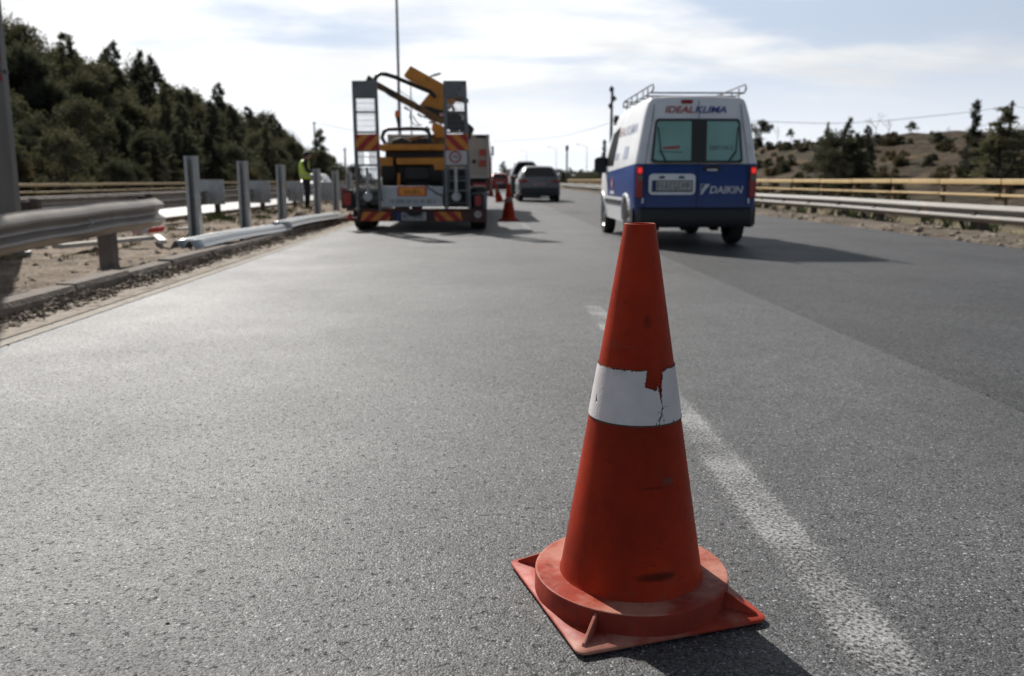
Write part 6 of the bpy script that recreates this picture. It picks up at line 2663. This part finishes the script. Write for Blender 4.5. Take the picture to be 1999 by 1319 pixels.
# the ones that stand out on the skyline
for (px, py, Y, h, i, lab) in ((128, 62, 58, 6.0, 0, 'tallest ragged conifer on the wooded skyline near the thick lamp post'), (217, 78, 62, 6.2, 1, 'slim pointed conifer on the wooded skyline between a ragged one and a pair of spires'),
                               (268, 97, 64, 5.5, 1, 'thin spire conifer on the skyline, first of a close pair'), (296, 106, 66, 5.6, 1, 'thin spire conifer on the skyline, second of a close pair'), (424, 160, 84, 5.0, 1, 'dark pointed conifer where the wooded hill begins to drop'),
                               (490, 217, 98, 4.2, 3, 'dark bushy conifer low on the falling edge of the wooded hill'), (545, 246, 108, 3.8, 1, 'last small pointed conifer at the foot of the wooded skyline'), (60, 80, 55, 5.6, 0, 'ragged conifer on the skyline just beside the thick lamp post')):
    p = at(px, py, Y)
    z0 = left_hill_z(p.x, Y) - 0.1
    hh = {0: 6.0, 1: 6.6, 3: 5.2}[i]
    sc = max(0.55, (p.z - z0) / hh)
    place(firs[i], p.x, Y, z0, min(sc, 1.25) * (0.8 if 'spire' in lab else 1.0), px, lab, None, sc)
p = at(623, 250, 88)
place(firs[3], p.x, 88, -0.1, 0.95, 1.0, 'single tall conifer standing behind the worker at the end of the wooded hill', None, (p.z + 0.1) / 5.2)
p = at(652, 308, 95)
place(firs[3], p.x, 95, -0.1, 0.72, 2.0, 'lower rounded conifer beside the tall one behind the worker', None, (p.z + 0.1) / 5.2)
p = at(597, 290, 92)
place(firs[2], p.x, 92, -0.1, 0.62, 2.0, 'small leaning conifer close to the tall one behind the worker', None, (p.z + 0.1) / 5.6)
# undergrowth along the foot of the wooded hill and shrubs on its open flank
UG = 'shrubs on the wooded hill'
for k in range(85):
    y = 24 + 95 * tr.random()
    x = -16.2 - 2.5 * tr.random() if k < 45 else -17 - 16 * tr.random()
    if k >= 45:
        y = 62 + 70 * tr.random()
    if x / y < -0.66:
        continue
    s = tr.uniform(0.7, 1.6)
    o = bush[0] if tr.random() < 0.62 else bush[1]
    if k >= 45 and tr.random() < 0.15:
        o = bush[2]
    place(o, x, y, left_hill_z(x, y) - 0.1, s, tr.random() * 6.28, 'low shrub growing between the conifers on the wooded hill', UG)
for (px, py, Y, s) in ((480, 345, 62, 1.3), (510, 338, 66, 1.5), (540, 336, 70, 1.6), (470, 330, 74, 1.4)):
    p = at(px, py, Y)
    place(bush[2], p.x, Y, left_hill_z(p.x, Y) - 0.1, s, px, 'dry ochre shrub at the bare foot of the wooded hill behind the steel posts', 'ochre shrubs behind the steel posts')
# ---- dry hill on the other side
def rh(px, Y, ytop, proto, H0, lab, grp=None, wx=1.0, base=None):
    p = at(px, ytop, Y)
    z0 = (right_hill_z(p.x, Y) if p.x > 13.5 else 0.0) - 0.08
    if base is not None:
        z0 = at(px, base, Y).z
    sc = max(0.2, (p.z - z0) / H0)
    if proto in firs:
        wx *= 1.45
    return place(proto, p.x, Y, z0, sc * wx, px * 1.7, lab, grp, sc)


rh(1908, 36, 197, cyps[0], 4.2, 'dark cypress with a thin spire top beside the big pine', None, 0.95)
rh(1893, 37, 258, cyps[0], 4.2, 'short dark cypress nestled against the spire-topped one', None, 1.1)
rh(1962, 33, 205, firs[0], 6.0, 'big spreading pine near the picture edge behind the yellow railing', None, 0.95)
rh(1999, 35, 250, firs[2], 5.6, 'dark pine cut by the picture edge behind the yellow railing', None, 1.2)
rh(1938, 38, 256, firs[3], 5.2, 'pine filling the gap behind the cypress and the big pine', None, 1.2)
rh(1658, 43, 228, firs[1], 6.6, 'dark conifer rising above the ridge in the middle of the dry hill', None, 0.6)
rh(1638, 42, 258, firs[4], 5.0, 'bushy dark conifer below the ridge in the middle of the dry hill', None, 0.7)
rh(1677, 42, 258, firs[3], 5.2, 'bushy green conifer beside the dark one in the middle of the dry hill', None, 0.7)
rh(1696, 46, 243, firs[1], 6.6, 'slim conifer at the side of the clump in the middle of the dry hill', None, 0.7)
rh(1618, 40, 290, firs[2], 5.6, 'low pine spreading at the side of the clump on the dry hill', None, 0.8)
rh(1617, 84, 238, cyps[1], 4.4, 'small lone oval tree on the ridge of the dry hill', None, 1.6, 268)
rh(1487, 94, 236, umb, 3.0, 'round-headed umbrella pine on the ridge next to the van', None, 1.05, 283)
rh(1545, 92, 252, umb, 3.0, 'tiny round tree on the ridge between the umbrella pine and the conifer clump', None, 0.75, 276)
rh(1780, 72, 238, umb, 3.0, 'small pale round tree on the bare crest of the dry hill', None, 0.9, 266)
rh(1480, 92, 270, bush[1], 1.0, 'dark bush under the umbrella pine on the ridge', None, 1.0)
rh(1713, 75, 212, bares[0], 3.2, 'leafless tree on the ridge beside the conifer clump', None, 1.1, 262)
rh(1738, 75, 226, bares[1], 2.6, 'smaller leafless tree on the ridge beside the taller leafless one', None, 1.1, 264)
rh(1855, 60, 240, bares[1], 2.6, 'leafless sapling on the crest near the cypress', None, 0.7, 272)
rh(1520, 90, 240, bares[1], 2.6, 'leafless sapling on the ridge near the umbrella pine', None, 0.7, 278)
rh(1738, 66, 258, bush[0], 1.3, 'rounded bush on the crest near the leafless trees', None, 1.0)
rh(1818, 64, 264, bush[1], 1.0, 'dark bush on the sandy crest of the dry hill', None, 1.2)
rh(1865, 58, 276, bush[1], 1.0, 'dark bush on the crest close to the spire-topped cypress', None, 1.3)
SH = 'shrubs on the dry hill'
for k in range(420):
    y = 27 + 68 * tr.random() ** 0.85
    x = 12.4 + 19 * tr.random() ** (4.5 if k < 230 else 0.9)
    if k >= 230 and x / y > 0.42 and tr.random() < 0.6:
        continue
    if x / y > 0.72 or x / y < 0.25:
        continue
    s = tr.uniform(0.4, 1.0) * (0.7 if 330 > k >= 230 else 0.8 if k < 230 else 0.42)
    q = tr.random()
    o = bush[0] if q < 0.6 else bush[1] if q < 0.96 else bush[2]
    place(o, x, y, right_hill_z(x, y) - 0.08, s, tr.random() * 6.28, 'low shrub scattered over the flank of the dry hill behind the railing', SH)
# cypress glimpsed beyond the van and the far tree lines
rh(1180, 74, 274, cyps[1], 4.4, 'slender cypress partly hidden by the front of the van', None, 1.0, 350)
FT = 'far trees along the road ahead'
for (px, py, Y, i, wx) in ((982, 314, 150, 1, 1.0), (994, 330, 160, 2, 1.2), (1004, 326, 170, 3, 1.1), (1020, 318, 175, 3, 0.9), (1036, 322, 180, 2, 1.0), (966, 336, 170, 3, 1.2), (945, 338, 190, 3, 1.4),
                        (1078, 328, 150, 3, 1.1), (1090, 330, 150, 2, 1.3), (1100, 334, 140, 3, 1.3), (1113, 326, 150, 1, 1.1), (1124, 334, 130, 2, 1.3), (1135, 330, 130, 3, 1.2), (1148, 334, 120, 2, 1.3), (1160, 330, 120, 3, 1.2), (1170, 326, 110, 3, 1.2),
                        (668, 322, 130, 3, 1.2), (690, 332, 150, 2, 1.2), (720, 336, 150, 3, 1.4), (700, 330, 140, 1, 1.2)):
    rh(px, Y, py, firs[i], {1: 6.6, 2: 5.6, 3: 5.2}[i], 'small far-off tree in the line along the road ahead', FT, wx, 362)

# dry tufts and weeds on the median and the verge
tv, tf = [], []
gr = random.Random(77)


def tuft(x, y, z, n, h):
    for _ in range(n):
        an = gr.random() * 6.28
        ln = h * gr.uniform(0.5, 1.2)
        o = len(tv)
        bx, by = x + gr.gauss(0, 0.05), y + gr.gauss(0, 0.05)
        dx, dy = math.cos(an) * ln * gr.uniform(0.2, 0.7), math.sin(an) * ln * gr.uniform(0.2, 0.7)
        w = 0.006
        tv.extend([Vector((bx - w, by, z)), Vector((bx + w, by, z)), Vector((bx + dx * 0.4 + w * 0.6, by + dy * 0.4, z + ln * 0.7)), Vector((bx + dx, by + dy, z + ln))])
        tf.append((o, o + 1, o + 2, o + 3))


for k in range(170):
    y = 9 + 45 * gr.random() ** 1.4
    x = gr.uniform(MED_L + 0.3, -4.5)
    tuft(x, y, median_z(x, y) - 0.01, 16, 0.09)
mb = MB()
mb.add(tv, tf)
tag(mb.build('dry_grass', mat('dry_grass_blades', (0.25, 0.205, 0.105), 0.8, var=0.3, scale=1.5), fix=False), kind='stuff')
tv, tf = [], []
for (px, py) in ((432, 424), (440, 421), (423, 427), (540, 415), (560, 412), (405, 428), (500, 424), (450, 430)):
    p = on_plane(px, py, 0.09)
    for _ in range(5):
        tuft(p.x + gr.gauss(0, 0.25), p.y + gr.gauss(0, 0.3), 0.075, 26, 0.09)
for k in range(170):
    y = 10 + 40 * gr.random()
    x = ROAD_R + 1.2 + 4.5 * gr.random()
    tuft(x, y, verge_z(x, y) - 0.01, 22, 0.22)
mb = MB()
mb.add(tv, tf)
tag(mb.build('weeds', mat('weed_blades', (0.10, 0.125, 0.035), 0.75, var=0.35, scale=1.5), fix=False), kind='stuff')
# dark rank growth in the ditch between the pale guardrail and the yellow railing
tv, tf = [], []
for k in range(1500):
    y = 9 + 75 * gr.random() ** 1.5
    x = 9.25 + 3.3 * gr.random() ** 0.8
    tuft(x, y, verge_z(x, y) - 0.01, 16, 0.30)
mb = MB()
mb.add(tv, tf)
tag(mb.build('undergrowth', mat('dark_weed_blades', (0.045, 0.050, 0.024), 0.8, var=0.4, scale=1.2), fix=False), kind='stuff')
